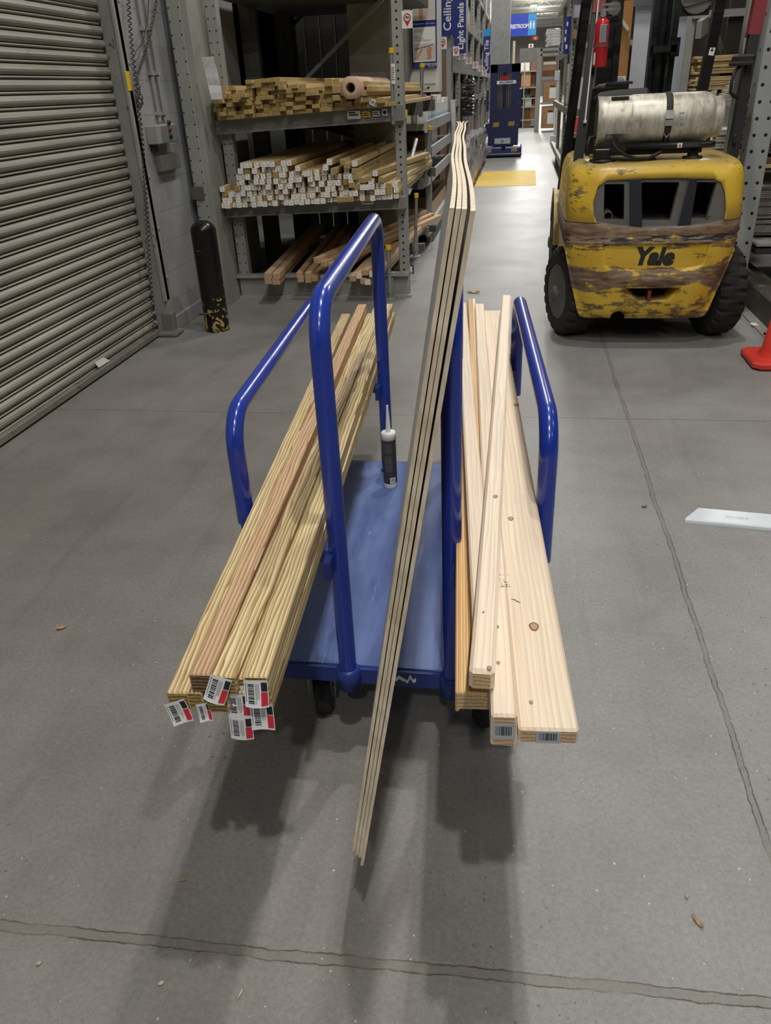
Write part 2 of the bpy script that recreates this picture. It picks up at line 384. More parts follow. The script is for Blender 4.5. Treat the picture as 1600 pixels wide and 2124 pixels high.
mb.add(p, [(0,3,2,1)]); part('glint_patch', mb, plain('glint_white', lin(250,250,246), .4, var=.02), door, local=True, label='painted bright white glint near the foot of the slats')  # light glint on the door, painted as a flat white patch
# door guide rail and jamb
mb = MB()
mb.box(-2.585,-2.455,5.222,5.262,0,3.4); mb.box(-2.47,-2.455,5.19,5.262,.25,3.4); mb.box(-2.50,-2.4555,5.262,5.30,0,3.4)
for k in range(9): mb.lathe([(.012,0),(.010,.008)], (-2.4555,5.282,.4+.33*k), (1,0,0), 6)
gd = struct('trim_1', mb, worn('guide_paint', lin(146,146,140), lin(84,74,64), .5, 0, .33, 20))
mb = MB(); z0, z1 = WX(285,188,-2.452).z, WX(278,148,-2.452).z
mb.box(-2.4545,-2.4515,5.196,5.25,z0,z1); part('safety_tape', mb, M_YCAP, gd, local=True, label='yellow tape band on the guide rail')
mb = MB(); mb.box(-2.60,-2.40,5.15,5.30,0,.035,b=.01); mb.box(-2.52,-2.44,5.21,5.29,.03,.16,b=.006); part('guide_foot', mb, M_BAR, gd, local=True)
# wall base kerb and rubble
mb = MB(); mb.box(-2.5,-2.47,5.3,5.97,0,.1,b=.004); struct('baseboard_left', mb, M_BLOCK)
# grey building column beyond the ceiling-tile racks
mb = MB(); a, b = W(1018,100,25), W(1052,100,25); mb.box(a.x, b.x, 25, 25.6, 0, 7.4); mb.box(b.x, b.x+.06, 25.0, 25.5, 0, 7.4)
struct('trim_2', mb, plain('column_grey', lin(150,152,152), .6))

# ---- things on the left wall
mb = MB()
for x0, x1 in ((284,331), (299,343)):
    a, b = WX(x0,-10,-2.485), WX(x1,252,-2.485); mb.tube([(-2.484, a.y, 3.2), (-2.484, a.y, a.z), (-2.484, b.y, b.z)], .0115, 10)
    for f in (.25, .6, .93): p = a.lerp(b, f); mb.box(-2.5,-2.468,p.y-.022,p.y+.022,p.z-.012,p.z+.012)
single('electrical_conduit', mb, M_RACK, 'pair of grey conduits running down the block wall to the switch box', 'conduit')
T = thing('door_control_box', 'grey push-button box on the block wall, under the two conduits', 'control box', WX(343,280,-2.5))
a, b = WX(324,300,-2.44), WX(357,256,-2.44); mb = MB(); mb.box(-2.5,-2.415,a.y,b.y,a.z,b.z,b=.006); part('box_body', mb, M_RACK, T)
mb = MB(); mb.box(-2.415,-2.408,a.y+.06,b.y-.01,a.z+.005,b.z-.005,b=.002); part('face_plate', mb, M_GALV, T)
for i, m in enumerate((M_BLACKM, plain('dull_red_button', lin(110,40,36), .5), M_BLACKM)):
    mb = MB(); mb.lathe([(.016,0),(.016,.012),(.012,.016)], (-2.408, (a.y+b.y)/2+.02, a.z+.04+.042*i), (1,0,0), 12); part('push_button', mb, m, T)
mb = MB(); mb.box(-2.50,-2.47,a.y+.03,a.y+.09,a.z-.05,a.z); part('cable_gland', mb, M_BLACKM, T)
mb = MB(); a, b = WX(336,357,-2.46), WX(369,315,-2.46); mb.box(-2.5,-2.452,a.y,b.y,a.z,b.z,b=.004); mb.box(-2.452,-2.449,a.y+.02,a.y+.03,a.z+.08,a.z+.10)
single('cover_plate', mb, plain('brown_grey_enamel', lin(104,100,97), .45), 'brown-grey metal cover box below the push-button box', 'electrical box')
# coiled cord and hoist chain
path = [WX(x, y, -2.445) for x, y in ((264,-20),(268,30),(273,95),(279,150),(285,195),(289,240),(294,285),(299,345),(303,420),(307,500),(312,580),(317,640),(321,688))]
pts = []; L = 0
for i in range(len(path)-1):
    d = (path[i+1]-path[i]).length; k = max(8, int(d/.0028))
    for j in range(k):
        p = path[i].lerp(path[i+1], j/k); ph = (L+d*j/k)/.030*2*PI; pts.append(p+V((math.cos(ph)*.010, math.sin(ph)*.012, 0)))
    L += d
mb = MB(); mb.tube(pts, .0032, 5); single('coiled_cord', mb, M_BLACKM, 'black coiled cord hanging down the roll-up door guide', 'cord')
mb = MB(); path = [WX(x, y, -2.43) for x, y in ((328,-20),(322,20),(312,70),(303,105),(292,135),(284,158),(288,185),(296,215),(290,222),(284,200),(286,165))]
k = 0
for i in range(len(path)-1):
    d = path[i+1]-path[i]; m = max(1, round(d.length/.030)); dn = d.normalized()
    for j in range(m):
        c = path[i]+d*((j+.5)/m); u = dn; s_ = V((1,0,0)) if k % 2 else dn.cross(V((1,0,0))).normalized(); k += 1
        ring = [c+u*math.cos(q)*.020+s_*math.sin(q)*.0105 for q in [2*PI*h/10 for h in range(11)]]
        mb.tube(ring, .0032, 5, caps=False)
single('hoist_chain', mb, plain('dark_chain', lin(92,88,80), .45, .6), 'dark steel chain slung beside the roll-up door guide', 'chain')
mb = MB(); path = [WX(x, y, -2.44) for x, y in ((310,-20),(306,40),(298,85),(283,105),(278,118))]; mb.tube(path, .003, 5)
single('thin_cable', mb, M_BLACKM, 'thin black wire crossing the conduits high on the wall', 'wire')
# bollard
T = thing('bollard', 'black steel bollard with chipped paint showing yellow, beside the roll-up door', 'bollard', (-2.165,5.36,0))
t = NT('bollard_paint'); o = t.obj(); z = t.sep(o)[2]
m = t.math('MULTIPLY', t.noise(o, 27, 4, .6), t.ramp(z, (.0, 1.18), (.2, 1.08), (.3, .92), (.8, .84)))
ch = t.ramp(m, (.63, 0.0), (.645, 1.0))
M_BOLL = t.out(t.mix(ch, lin(17,17,18), t.mix(t.ramp(t.noise(o, 40, 2), (.4, 0.0), (.6, 1.0)), lin(200,160,30), lin(165,150,110))), t.mix(ch, (.28,)*3, (.7,)*3), 0, .5)
mb = MB(); R = .088; mb.lathe([(R,0),(R,.70)]+[(R*math.cos(q), .70+R*.75*math.sin(q)) for q in [PI/2*i/8 for i in range(1,8)]]+[(.004,.766)], (-2.165,5.36,0), n=32)
part('post', mb, M_BOLL, T)
# ================================================================ lumber rack at the head of the left-hand racking
def upright(mb, x0, x1, y0, y1, z0, z1, step=.052, rows=(.5,), r=.007, side=0):
    mb.box(x0, x1, y0, y1, z0, z1, b=.004)
    z = z0+.06
    while z < z1-.02:
        for f in rows: mb.disc((x0+(x1-x0)*f, y0-.0006, z), (0,-1,0), r, 8, 1)
        if side: mb.disc((x1+.0006 if side > 0 else x0-.0006, (y0+y1)/2, z), (side,0,0), r, 8, 1)
        z += step
RK = [M_RACK, M_HOLE]; RKD = [M_RACKD, M_HOLE]
T = thing('lumber_rack', 'grey perforated steel rack of stacked lumber, behind the black bollard', 'rack', (-1.6,6.35,0))
mb = MB(); upright(mb, -2.445,-2.35,6.0,6.08,0,3.2,.08,(.12,.88),.006); part('upright', mb, RK, T)
mb = MB(); mb.box(-2.35,-2.315,6.04,6.36,0,3.2); part('side_plate', mb, M_RACK, T)
mb = MB(); upright(mb, -2.30,-2.215,6.35,6.43,0,3.2,.075,(.2,.8),.006); part('upright', mb, RK, T)
mb = MB(); upright(mb, -.935,-.86,6.35,6.43,0,3.2,.052,(.5,),.0085,1); part('upright', mb, RK, T)
for px0, px1, Y in ((498,532,7.7), (570,598,8.5), (590,612,9.0)):
    a, b = W(px0,60,Y), W(px1,60,Y); mb = MB(); upright(mb, a.x, b.x, Y, Y+.08, 0, 3.2, .075, (.25,.75), .006); part('upright', mb, RKD, T)
mb = MB(); upright(mb, -1.24,-1.17,8.72,8.80,0,3.2,.052,(.5,),.008,1); part('upright', mb, RK, T)
def slant_beam(zl0, zl1, zr0, zr1, y0, y1, mi=0, x0=-2.31, x1=-.86):
    mb = MB(); mb.hexa([(x0,y0,zl0),(x1,y0,zr0),(x1,y1,zr0),(x0,y1,zl0),(x0,y0,zl1),(x1,y0,zr1),(x1,y1,zr1),(x0,y1,zl1)]); 
    mb.hexa([(x0,y0-.012,zl0),(x1,y0-.012,zr0),(x1,y0,zr0),(x0,y0,zl0),(x0,y0-.012,zl0+.012),(x1,y0-.012,zr0+.012),(x1,y0,zr0+.012),(x0,y0,zl0+.012)])
    return mb
M_BEAM = worn('rack_beam_grey', lin(124,124,119), lin(84,78,70), .5, 0, .29, 12)
S1 = lambda x: 1.352+(x+2.3)/1.4*.045       # top of the upper shelf beam
S2 = lambda x: .742+(x+2.3)/1.4*.035
b1 = part('beam', slant_beam(1.255,1.352,1.298,1.397,6.28,6.35), M_BEAM, T)
b2 = part('beam', slant_beam(.662,.742,.694,.777,6.24,6.35), M_BEAM, T)
part('beam', slant_beam(.175,.20,.175,.20,6.30,6.36), M_RACK, T)
for y in (7.5, 8.6):
    part('beam', slant_beam(1.255,1.352,1.298,1.397,y,y+.06), M_RACKD, T); part('beam', slant_beam(.662,.742,.694,.777,y,y+.06), M_RACKD, T)
    part('beam', slant_beam(.15,.215,.15,.215,y,y+.06), M_RACKD, T)
mb = MB(); mb.box(-2.30,-.86,6.34,6.36,.02,.175); mb.box(-2.31,-.84,6.30,6.36,0,.02); part('kick_plate', mb, M_RACK, T)
mb = MB(); mb.box(-2.42,-.95,6.95,9.0,2.19,2.27); part('top_deck', mb, M_RACKD, T)
mb = MB(); mb.beam(W(632,168,7.95), W(800,-8,7.95), .06, .03); part('brace', mb, M_RACK, T)
mb = MB(); mb.beam(W(600,60,8.9), W(660,-5,8.9), .05, .03); mb.beam(W(640,262,8.2), W(830,268,8.2), .04,.05); mb.beam(W(620,250,8.2), W(800,300,8.2), .04,.04); part('brace', mb, M_RACKD, T)
mb = MB()
for k in range(9): mb.box(-2.5+k*.17,-2.35+k*.17,9.45,9.5,0,3.2)
part('back_panel_or_shade', mb, plain('shade_sheet', lin(52,50,47), .8), T)  # added dark sheet, standing in for the shade deep in the rack
mb = MB(); mb.box(-2.46,-2.37,5.98,6.0,.83,.92); part('bracket', mb, M_RACKD, T)
a, b = W(735,150,8.3), W(818,150,8.3); mb = MB(); mb.box(a.x, b.x, 8.1, 8.7, 0, 7.4); struct('trim_3', mb, plain('column_light_grey', lin(158,156,150), .65))
# cards and stickers stuck on the beams, separate small signs
def card(px0, py0, px1, py1, Y, mats, name, label, cat, extra=None, th=.004, group=None):
    xm, ym = (px0+px1)/2, (py0+py1)/2
    x0, x1, z0, z1 = W(px0,ym,Y).x, W(px1,ym,Y).x, W(xm,py1,Y).z, W(xm,py0,Y).z
    mb = MB(); mb.box(x0, x1, Y-th, Y, z0, z1)
    if extra: extra(mb, x0, x1, z0, z1, Y-th-.0008)
    return single(name, mb, mats, label, cat, group)
def lines(mi, n, f0=.15, f1=.85, m=.1, seed=1):
    def go(mb, x0, x1, z0, z1, y):
        r = random.Random(seed)
        for i in range(n):
            z = z0+(z1-z0)*(f0+(f1-f0)*(i+.5)/n); h = (z1-z0)*(f1-f0)/n*.28
            xa = x0+(x1-x0)*m; xb = x1-(x1-x0)*m*(1+2.5*r.random())
            mb.quad((xa,y,z-h),(xb,y,z-h),(xb,y,z+h),(xa,y,z+h), mi)
    return go
def bars(mi, f0=.1, f1=.9, g0=.2, g1=.8, n=12, seed=2):
    def go(mb, x0, x1, z0, z1, y):
        r = random.Random(seed); x = x0+(x1-x0)*f0; st = (x1-x0)*(f1-f0)/n
        for i in range(n):
            wd = st*r.choice((.3,.5,.75)); mb.quad((x,y,z0+(z1-z0)*g0),(x+wd,y,z0+(z1-z0)*g0),(x+wd,y,z0+(z1-z0)*g1),(x,y,z0+(z1-z0)*g1), mi); x += st
    return go
def shelf_no(mb, x0, x1, z0, z1, y):
    text_mb(mb, '1 X 2 X 8', (z1-z0)*.42, facing(((x0+x1)/2, y, z0+(z1-z0)*.68)), 1); lines(1, 2, .1, .45)(mb, x0, x1, z0, z1, y)
card(721,230,748,247,6.266,[M_WHITE,M_INK],'shelf_tag','white handwritten size card on the upper shelf beam','shelf tag', lines(1, 2, .35, .95, .12))
card(753,231,768,243,6.266,[M_YCAP,M_INK],'shelf_label','small yellow label on the upper shelf beam','label', lines(1,2))
card(774,230,788,241,6.266,[M_WHITE,M_INK],'shelf_label','small white label right of the yellow one on the upper beam','label', lines(1,2))
card(793,226,804,240,6.266,[M_WHITE,M_INK],'shelf_label','round-printed white sticker near the right end of the upper beam','label', lambda mb,x0,x1,z0,z1,y: mb.disc(((x0+x1)/2,y,(z0+z1)/2),(0,-1,0),(x1-x0)*.35,14,1))
card(750,410,775,424,6.226,[M_WHITE,M_GREYINK],'shelf_tag','white paper tag on the middle shelf beam under the labelled boards','shelf tag', lines(1,2))
mb = MB(); a, b = W(431,207,5.97), W(455,141,5.97); a.x -= .01
vs = []
for i in range(8):
    f = i/7; c = W(427+20*f+4, 118+88*f, 5.985); wd = .045; y = 5.985-.006*math.sin(i*2.1)
    vs += [(c.x-wd, y, c.z), (c.x+wd, y-.004*math.cos(i*1.7), c.z)]
mb.add(vs, [(2*i,2*i+2,2*i+3,2*i+1) for i in range(7)], 0, True); mb.add([V(p)+V((0,-.0005,0)) for p in (vs[4],vs[12],vs[13],vs[5])], [(0,1,2,3)], 1)
single('document_pouch', mb, [M_PLASTIC, M_WHITE], 'crinkled clear document pouch taped to the grey rack post', 'pouch')

# ---- boards: local y runs from the near end to the far end
MESH = {}
def board_mesh(w, h, L, mats, key, b=.003):
    k = (round(w,4), round(h,4), round(L,3), key)
    if k not in MESH:
        mb = MB(); mb.box(-w/2, w/2, 0, L, 0, h, b=b)
        me = mb.mesh('board', mats)
        for p in me.polygons:
            if abs(p.normal.y) > .9: p.material_index = 1
        MESH[k] = me
    return MESH[k]
def aim(o, p, q, roll=0.0):
    d = (V(q)-V(p)).normalized(); up = V((0,0,1)); s = d.cross(up).normalized(); u = s.cross(d)
    M = Matrix((s, d, u)).transposed().to_4x4() @ Matrix.Rotation(roll, 4, 'Y'); M.translation = V(p); o.matrix_world = M
def board(name, p, q, w, h, mats, key, label, cat, group=None, L=None, b=.003, roll=0.0):
    L = L or (V(q)-V(p)).length
    o = obj(name, board_mesh(w, h, L, mats, key, b)); aim(o, p, q, roll); return tag(o, label, cat, group)

rr = random.Random(11)
def interp(tab, x):
    for (x0, y0), (x1, y1) in zip(tab, tab[1:]):
        if x0 <= x <= x1: return y0+(y1-y0)*(x-x0)/(x1-x0)
    return tab[-1][1] if x > tab[-1][0] else tab[0][1]
# upper shelf: treated furring strips, end on
prof = [(446,183),(504,180),(507,170),(530,165),(560,161),(588,166),(592,171),(640,178),(664,184),(668,192),(716,195),(720,200),(770,203),(800,206),(812,214)]
Yn = 6.2; x = W(447,220,Yn).x; xe = W(812,215,Yn).x; wS, hS = .050, .0275
n1 = 0
while x < xe:
    pxx = 447+(x-W(447,220,Yn).x)/(xe-W(447,220,Yn).x)*365
    top = W(pxx, interp(prof, pxx), Yn).z; z = S1(x)+.001; sh = 0
    while z+hS*.6 < top:
        jx = rr.uniform(-.002,.002)+sh; p = V((x+wS/2+jx, Yn+rr.uniform(-.05,.05)-(.05 if rr.random() < .12 else 0), z))
        q = p+V((rr.uniform(-.015,.015), 2.44, 0))
        board('furring_strip', p, q, wS-.003, hS-.0012, [W_RACK, E_RACK], 'fs', 'yellowish thin furring strip stacked end-on in the pile on the upper rack shelf', 'furring strip', 'furring strips on the upper rack shelf', L=2.44, b=.0015)
        z += hS; n1 += 1; sh += rr.choice((-.004,0,.004,.012))
    x += wS
# larger boards lying on top at the right of that pile
g = 'boards lying on top of the upper shelf pile'
big = [((682,172),(760,182)),((697,172),(775,182)),((682,188),(760,190)),((698,187),(775,190)),((713,178),(790,184)),((712,191),(800,192)),((697,202),(790,200)),((724,199),(812,198)),((757,173),(868,197)),((768,183),(872,200)),((756,192),(862,203)),((742,198),(850,203)),((790,207),(868,208)),((745,206),(830,207)),((760,205),(846,206))]
ords = ('left end of its top row','second in its top row','left of its lower row','second of its lower row','third in its top row')
for i, (a, b) in enumerate(big):
    p = W(a[0], a[1]+7, 6.12+.02*(i%3)); q = p+V((.02*(i-7)/7, 2.44, 0))
    if i in (8,9,10): q = p+V((.12, 2.44, -.02))
    board('treated_board', p, q, .058 if i < 6 else .05, .05 if i < 6 else .036, [W_RACK, E_RACK], 'tb%d' % (i < 6), 'thicker treated board lying on top of the furring strips, its end toward us', 'board', g, L=2.44)
# cardboard tube
p = W(727,182,6.02); mb = MB()
for r0, r1 in ((.071,.033),):
    mb.lathe([(r1,0),(r0,0),(r0,1.5),(r1,1.5),(r1,0)], (0,0,0), (0,1,0), 32, caps=False)
o = obj('cardboard_tube', mb.mesh('cardboard_tube', plain('tan_tube', lin(206,174,146), .7))); o.location = p; tag(o, 'pinkish tan cardboard tube lying on the upper shelf boards, open end toward us', 'cardboard tube')
p = W(773,212,6.16); mb = MB(); mb.box(-.02,.02,-.001,0,-.02,.02); bars(1)(mb,-.02,.02,-.02,.02,-.0016)
o = obj('paper_tag', mb.mesh('paper_tag', [M_WHITE, M_INK])); o.location = p; o.rotation_euler = (0,.5,0); tag(o, 'white paper tag stapled among the upper shelf boards', 'tag')
# middle shelf: boards with white end labels
mbt = MB(); mbt.box(-.0185,.0185,-.0012,-.0004,.001,.0375); bars(1,.25,.8,.22,.55,6)(mbt,-.0165,.0165,.003,.036,-.0014)
mbt.quad((-.012,-.0014,.029),(.0,-.0014,.029),(.0,-.0014,.033),(-.012,-.0014,.033),1)
TAG = mbt.mesh('end_label', [plain('label_white', lin(248,248,246), .6, var=.03), M_GREYINK])
def labelled(p, q, label, group, L=2.44, w=.040, h=.0385, tagp=.9, roll=0.0, name='labelled_board', mats=None):
    o = board(name, p, q, w, h, mats or [W_RACK, E_RACK], name, label, 'board', group, L=L, b=.002, roll=roll)
    if rr.random() >= tagp:
        o['label'] = label.replace('pale', 'bare-ended pale').replace(', white label on its end', ''); o['group'] = 'bare-ended '+group
    else:
        t_ = obj('end_label', TAG, o); t_.location = (rr.uniform(-.003,.003), 0, rr.uniform(-.003,.002)); t_['label'] = 'white barcode label'
    return o
prof = [(457,391),(486,391),(489,352),(498,338),(530,334),(600,331),(624,338),(632,352),(668,347),(678,352),(724,350),(730,372),(800,372),(822,386)]
Yn = 6.14; x = W(459,420,Yn).x; xe = W(818,400,Yn).x; x00 = x
while x < xe:
    pxx = 459+(x-x00)/(xe-x00)*359; top = W(pxx, interp(prof, pxx), Yn).z; z = S2(x)+.001; sh = 0
    while z+.025 < top:
        p = V((x+.021+sh, Yn+rr.uniform(-.05,.04), z))
        # voids in the pile as photographed
        if not (z > S2(x)+.17 and rr.random() < .16):
            labelled(p, p+V((rr.uniform(-.012,.012), 2.44, 0)), 'square pale board, white label on its end, in the middle rack shelf pile', 'white-labelled boards on the middle rack shelf')
        z += .0395; sh = (sh+rr.choice((.0,.006,.014,-.006)))*.8
    x += .0425
g = 'loose boards on the right of the middle shelf'
loose = [((683,337),(770,300)),((712,337),(805,310)),((636,362),(720,308)),((676,348),(730,312)),((694,355),(770,320)),((720,345),(826,312)),((736,340),(826,318)),((752,375),(860,320)),((770,382),(868,328)),((778,360),(880,322)),((806,386),(884,338)),((735,356),(826,326)),((738,368),(826,336)),((806,398),(884,345)),((765,372),(876,325)),((730,385),(826,345)),((790,374),(884,330))]
for i, (a, b) in enumerate(loose):
    p = W(a[0], a[1]+5, 6.1); q = F(b[0], b[1]+5, p.z+.01)
    if not 7.5 < q.y < 9.2: q = p+V(((i%5-2)*.03+.02, 2.44, .0))
    labelled(p, q, 'loose pale board, white label on its end, slanting back right on the middle shelf', g, L=min(2.44, max(1.5, (q-p).length)), w= .048 if i in (5,6,7,9,14) else .042, h=.0385, tagp=.55, roll=rr.uniform(-.12,.12), name='loose_board')
# bottom shelf: brown square posts fanned out
low = [((557,573),(646,478)),((574,574),(657,480)),((557,584),(646,488)),((573,585),(656,490)),
       ((622,571),(694,478)),((640,571),(708,484)),((653,578),(728,480)),((640,581),(706,492)),((624,580),(690,492)),
       ((657,541),(770,490)),((671,548),(785,496)),((687,552),(800,500)),((672,579),(758,500)),((683,585),(770,506)),((700,562),(790,500)),
       ((732,578),(826,478)),((745,573),(838,474)),((757,566),(858,472)),((772,570),(864,474)),((754,584),(846,484)),((763,586),(850,488)),((778,561),(872,466)),((784,575),(866,484)),((792,556),(874,470))]
for i, (a, b) in enumerate(low):
    yn = 6.06 if i < 4 else (6.2 if i < 9 else 6.14)
    p = W(a[0], a[1]+6, yn); q = F(b[0], b[1]+6, p.z+.01); d = (q-p); d.normalize()
    lab = 'brown square post in the bundle of four, left on the bottom rack shelf' if i < 4 else ('brown square post fanned out mid-way along the bottom rack shelf' if i < 15 else 'brown square post at the right side of the bottom rack shelf, by the aisle')
    gp = ('bundle of four posts on the bottom shelf', 'fanned posts on the bottom shelf', 'aisle-side posts on the bottom shelf')[0 if i < 4 else (1 if i < 15 else 2)]
    o = board('square_post', p, p+d*2.44, .058 if i < 4 else .05, .05 if i < 4 else .046, [W_CEDAR, E_POST], 'sp%d' % (i < 4), lab, 'post', gp, L=2.44)
    if i in (16,18,20):
        t_ = obj('end_label', TAG, o); t_['label'] = 'white barcode label'; t_.location = (0,0,.006)

# ---- stanchion pipes with yellow caps
def stanchion(p, q, label, r=.014, cap=True, base=None, clip=False):
    p, q = V(p), V(q); T = thing('stanchion_pipe', label, 'stanchion', p)
    mb = MB(); mb.tube([p, q], r, 10); part('pipe', mb, M_GALV, T)
    d = (q-p).normalized()
    if cap: mb = MB(); mb.tube([q-d*.03, q+d*.004], r*1.35, 10); part('cap', mb, M_YCAP, T)
    if base:
        x, y, z = p; mb = MB(); mb.box(x-base,x+base,y-base,y+base,z,z+.012,b=.002); mb.box(x-base*.55,x+base*.55,y+.018,y+base*.8,z,z+.16,b=.003); part('base', mb, M_GALV, T)
    if clip:
        mb = MB(); mb.tube([p+V((.02,0,.10)), p+V((.012,-.02,.0)), p+V((-.005,-.02,-.01)), p+V((.0,-.01,.10))], .003, 5); part('spring_clip', mb, M_CHROME, T)
stanchion(W(816,258,6.22), W(812,100,6.22), 'pipe stanchion with a yellow cap at the right end of the upper shelf beam')
card(812,132,820,174,6.204,[M_WHITE,M_GREYINK],'pipe_label','narrow white label sticker on the upper shelf stanchion pipe','label', lines(1,6), th=.002)
stanchion(W(873,242,8.2), W(876,132,8.2), 'pipe stanchion with a yellow cap standing in front of the white display cabinet', .018)
stanchion(W(880,388,7.9), W(893,262,7.9), 'leaning pipe stanchion with a yellow cap beside the white box shelf', .018, clip=True)
stanchion(W(829,425,6.6), W(864,290,7.4), 'leaning bare galvanised pipe at the right of the middle shelf boards', .018, cap=False, clip=True)
stanchion(W(862,533,6.95), W(864,402,6.95), 'pipe stanchion with a yellow cap on a floor bracket, farther one by the bottom shelf', .014, base=.045)
stanchion((F(810,620)), F(810,620)+V((0,0,.42)), 'pipe stanchion with a yellow cap on a floor bracket, nearer one by the bottom shelf', .017, base=.05)
def navy_sign(px0, py0, px1, py1, Y, label, tilt=0.0):
    c = W((px0+px1)/2, (py0+py1)/2, Y); w2 = (W(px1,py0,Y)-W(px0,py0,Y)).length/2; h2 = (W(px0,py1,Y)-W(px0,py0,Y)).length/2
    T = thing('price_sign', label, 'sign', c); mb = MB(); mb.box(-w2,w2,-.006,0,-h2,h2,b=.002); part('sign_frame', mb, M_NAVY, T, local=True)
    mb = MB(); mb.box(-w2*.8,w2*.8,-.008,-.006,-h2*.72,h2*.72); lines(1,3,.1,.5)(mb,-w2*.8,w2*.8,-h2*.7,h2*.7,-.0086); bars(1,.2,.7,.6,.9,6)(mb,-w2*.8,w2*.8,-h2*.7,h2*.7,-.0086)
    part('sign_card', mb, [M_WHITE, M_INK], T, local=True); T.rotation_euler = (.15, tilt, 0)
    return T
navy_sign(830,549,859,568,6.62,'navy framed price sign low beside the bottom rack shelf')
navy_sign(838,386,855,404,6.7,'navy framed price sign tilted beside the middle rack shelf', .45)
mb = MB(); mb.box(-.04,.04,-.02,.02,0,.055,b=.004); mb.box(.025,.045,-.024,.024,.0,.05,1)
o = obj('bin_box', mb.mesh('bin_box', [worn('yellow_black_box', lin(190,150,30), lin(40,36,30), .5, 0, .4, 30), M_YCAP])); o.location = W(833,244,6.5); tag(o, 'small yellow and black box hung at the right end of the upper shelf', 'box')
mb = MB()
for i, (px0, py0, px1, py1) in enumerate(((866,505,870,548),)):
    mb.box(-.03,.03,0,.06,0,.10)
# ================================================================ blue lumber cart
def mat_deck():
    t = NT('deck_blue'); o = t.obj()
    c = t.ramp(t.noise(t.map(o, (9, 1.6, 1)), 1.0, 5, .65), (.3, lin(66,84,136)), (.7, lin(112,132,186)))
    scr = t.noise(t.map(o, (60, 4, 1)), 1.0, 4, .7); scr2 = t.noise(t.map(o, (12, 40, 1)), 1.0, 5, .75)
    c = t.mix(t.ramp(scr, (.62, 0.0), (.74, .6)), c, lin(160,176,214)); c = t.mix(t.ramp(scr2, (.70, 0.0), (.78, .5)), c, lin(170,184,215))
    c = t.mix(t.ramp(t.noise(o, 5, 3), (.62, 0.0), (.8, .35)), c, lin(60,66,84))
    return t.out(c, t.ramp(t.noise(o, 14, 4), (.3, .30), (.7, .46)), 0, .5)
M_DECK = mat_deck()
M_TUBE = worn('blue_tube_paint', lin(32,58,158), lin(120,140,200), .24, 0, .225, 34, var=.10, Coat_Weight=.4, Coat_Roughness=.12)
M_EDGE = worn('blue_edge_paint', lin(34,52,124), lin(96,104,130), .4, 0, .28, 26)
M_RUB = plain('rubber', lin(38,37,37), .75)
CX, CY = -.372, 1.447
DIR = V((-.071, 1.096, 0)).normalized()
T = thing('lumber_cart', 'blue steel flatbed lumber cart with four tall tube rails, loaded with wood', 'cart', (-.28, 2.0, 0))
DZ = .26
dk0, dk1 = V((-.545,1.44,0)), V((.045,1.44,0)); dL = 1.175
a, b, c, d = dk0, dk1, dk1+DIR*dL, dk0+DIR*dL
mb = MB(); mb.hexa([p+V((0,0,z)) for z in (DZ-.006, DZ) for p in (a,b,c,d)]); part('deck', mb, M_DECK, T)
mb = MB()
for p, q in ((a,b),(b,c),(c,d),(d,a)): 
    n_ = ((p+q)/2-(a+c)/2).normalized()*.006
    mb.beam(p+n_+V((0,0,DZ-.026)), q+n_+V((0,0,DZ-.026)), .012, .044)
part('deck_frame', mb, M_EDGE, T)
mb = MB()
for f in (.2,.5,.8): mb.beam(a.lerp(d,f)+V((0,0,DZ-.03)), b.lerp(c,f)+V((0,0,DZ-.03)), .04, .04)
part('cross_member', mb, M_EDGE, T)
def rail(p, L, z0, z1, r, back=DIR, bend=.085):
    p = V(p); q = p+back*L; up = V((0,0,1))
    pts = [p+up*z0, p+up*(z0+.3*(z1-z0))]+[p+up*(z1-bend)]
    pts += arc(p+back*bend+up*(z1-bend), PI, PI/2, bend, back, up, 8)[1:]
    pts += arc(q-back*bend+up*(z1-bend), PI/2, 0, bend, back, up, 8)+[q+up*z0]
    return MB().tube(pts, r, 16)
RT = .0215
pil, pir = V((CX, CY-.018, 0)), V((-.116, CY-.021, 0))
pol, por = V((-.640, 1.583, 0)), V((.086, 1.583, 0))
IL = 1.115
part('tube_rail', rail(pil, IL, .215, 1.150, RT), M_TUBE, T, label='inner left blue tube rail, full height')
part('tube_rail', rail(pir, IL, .215, 1.150, RT), M_TUBE, T, label='inner right blue tube rail, behind the sheets')
part('tube_rail', rail(pol, 1.13, .575, .852, RT), M_TUBE, T, label='low outer left blue tube rail')
part('tube_rail', rail(por, 1.13, .50, .852, RT), M_TUBE, T, label='low outer right blue tube rail')
for p in (pil, pir, pil+DIR*IL, pir+DIR*IL):
    mb = MB(); mb.lathe([(.0225,.205),(.030,.205),(.030,.258),(.0225,.262)], p, n=20)
    part('post_socket', mb, M_EDGE, T)
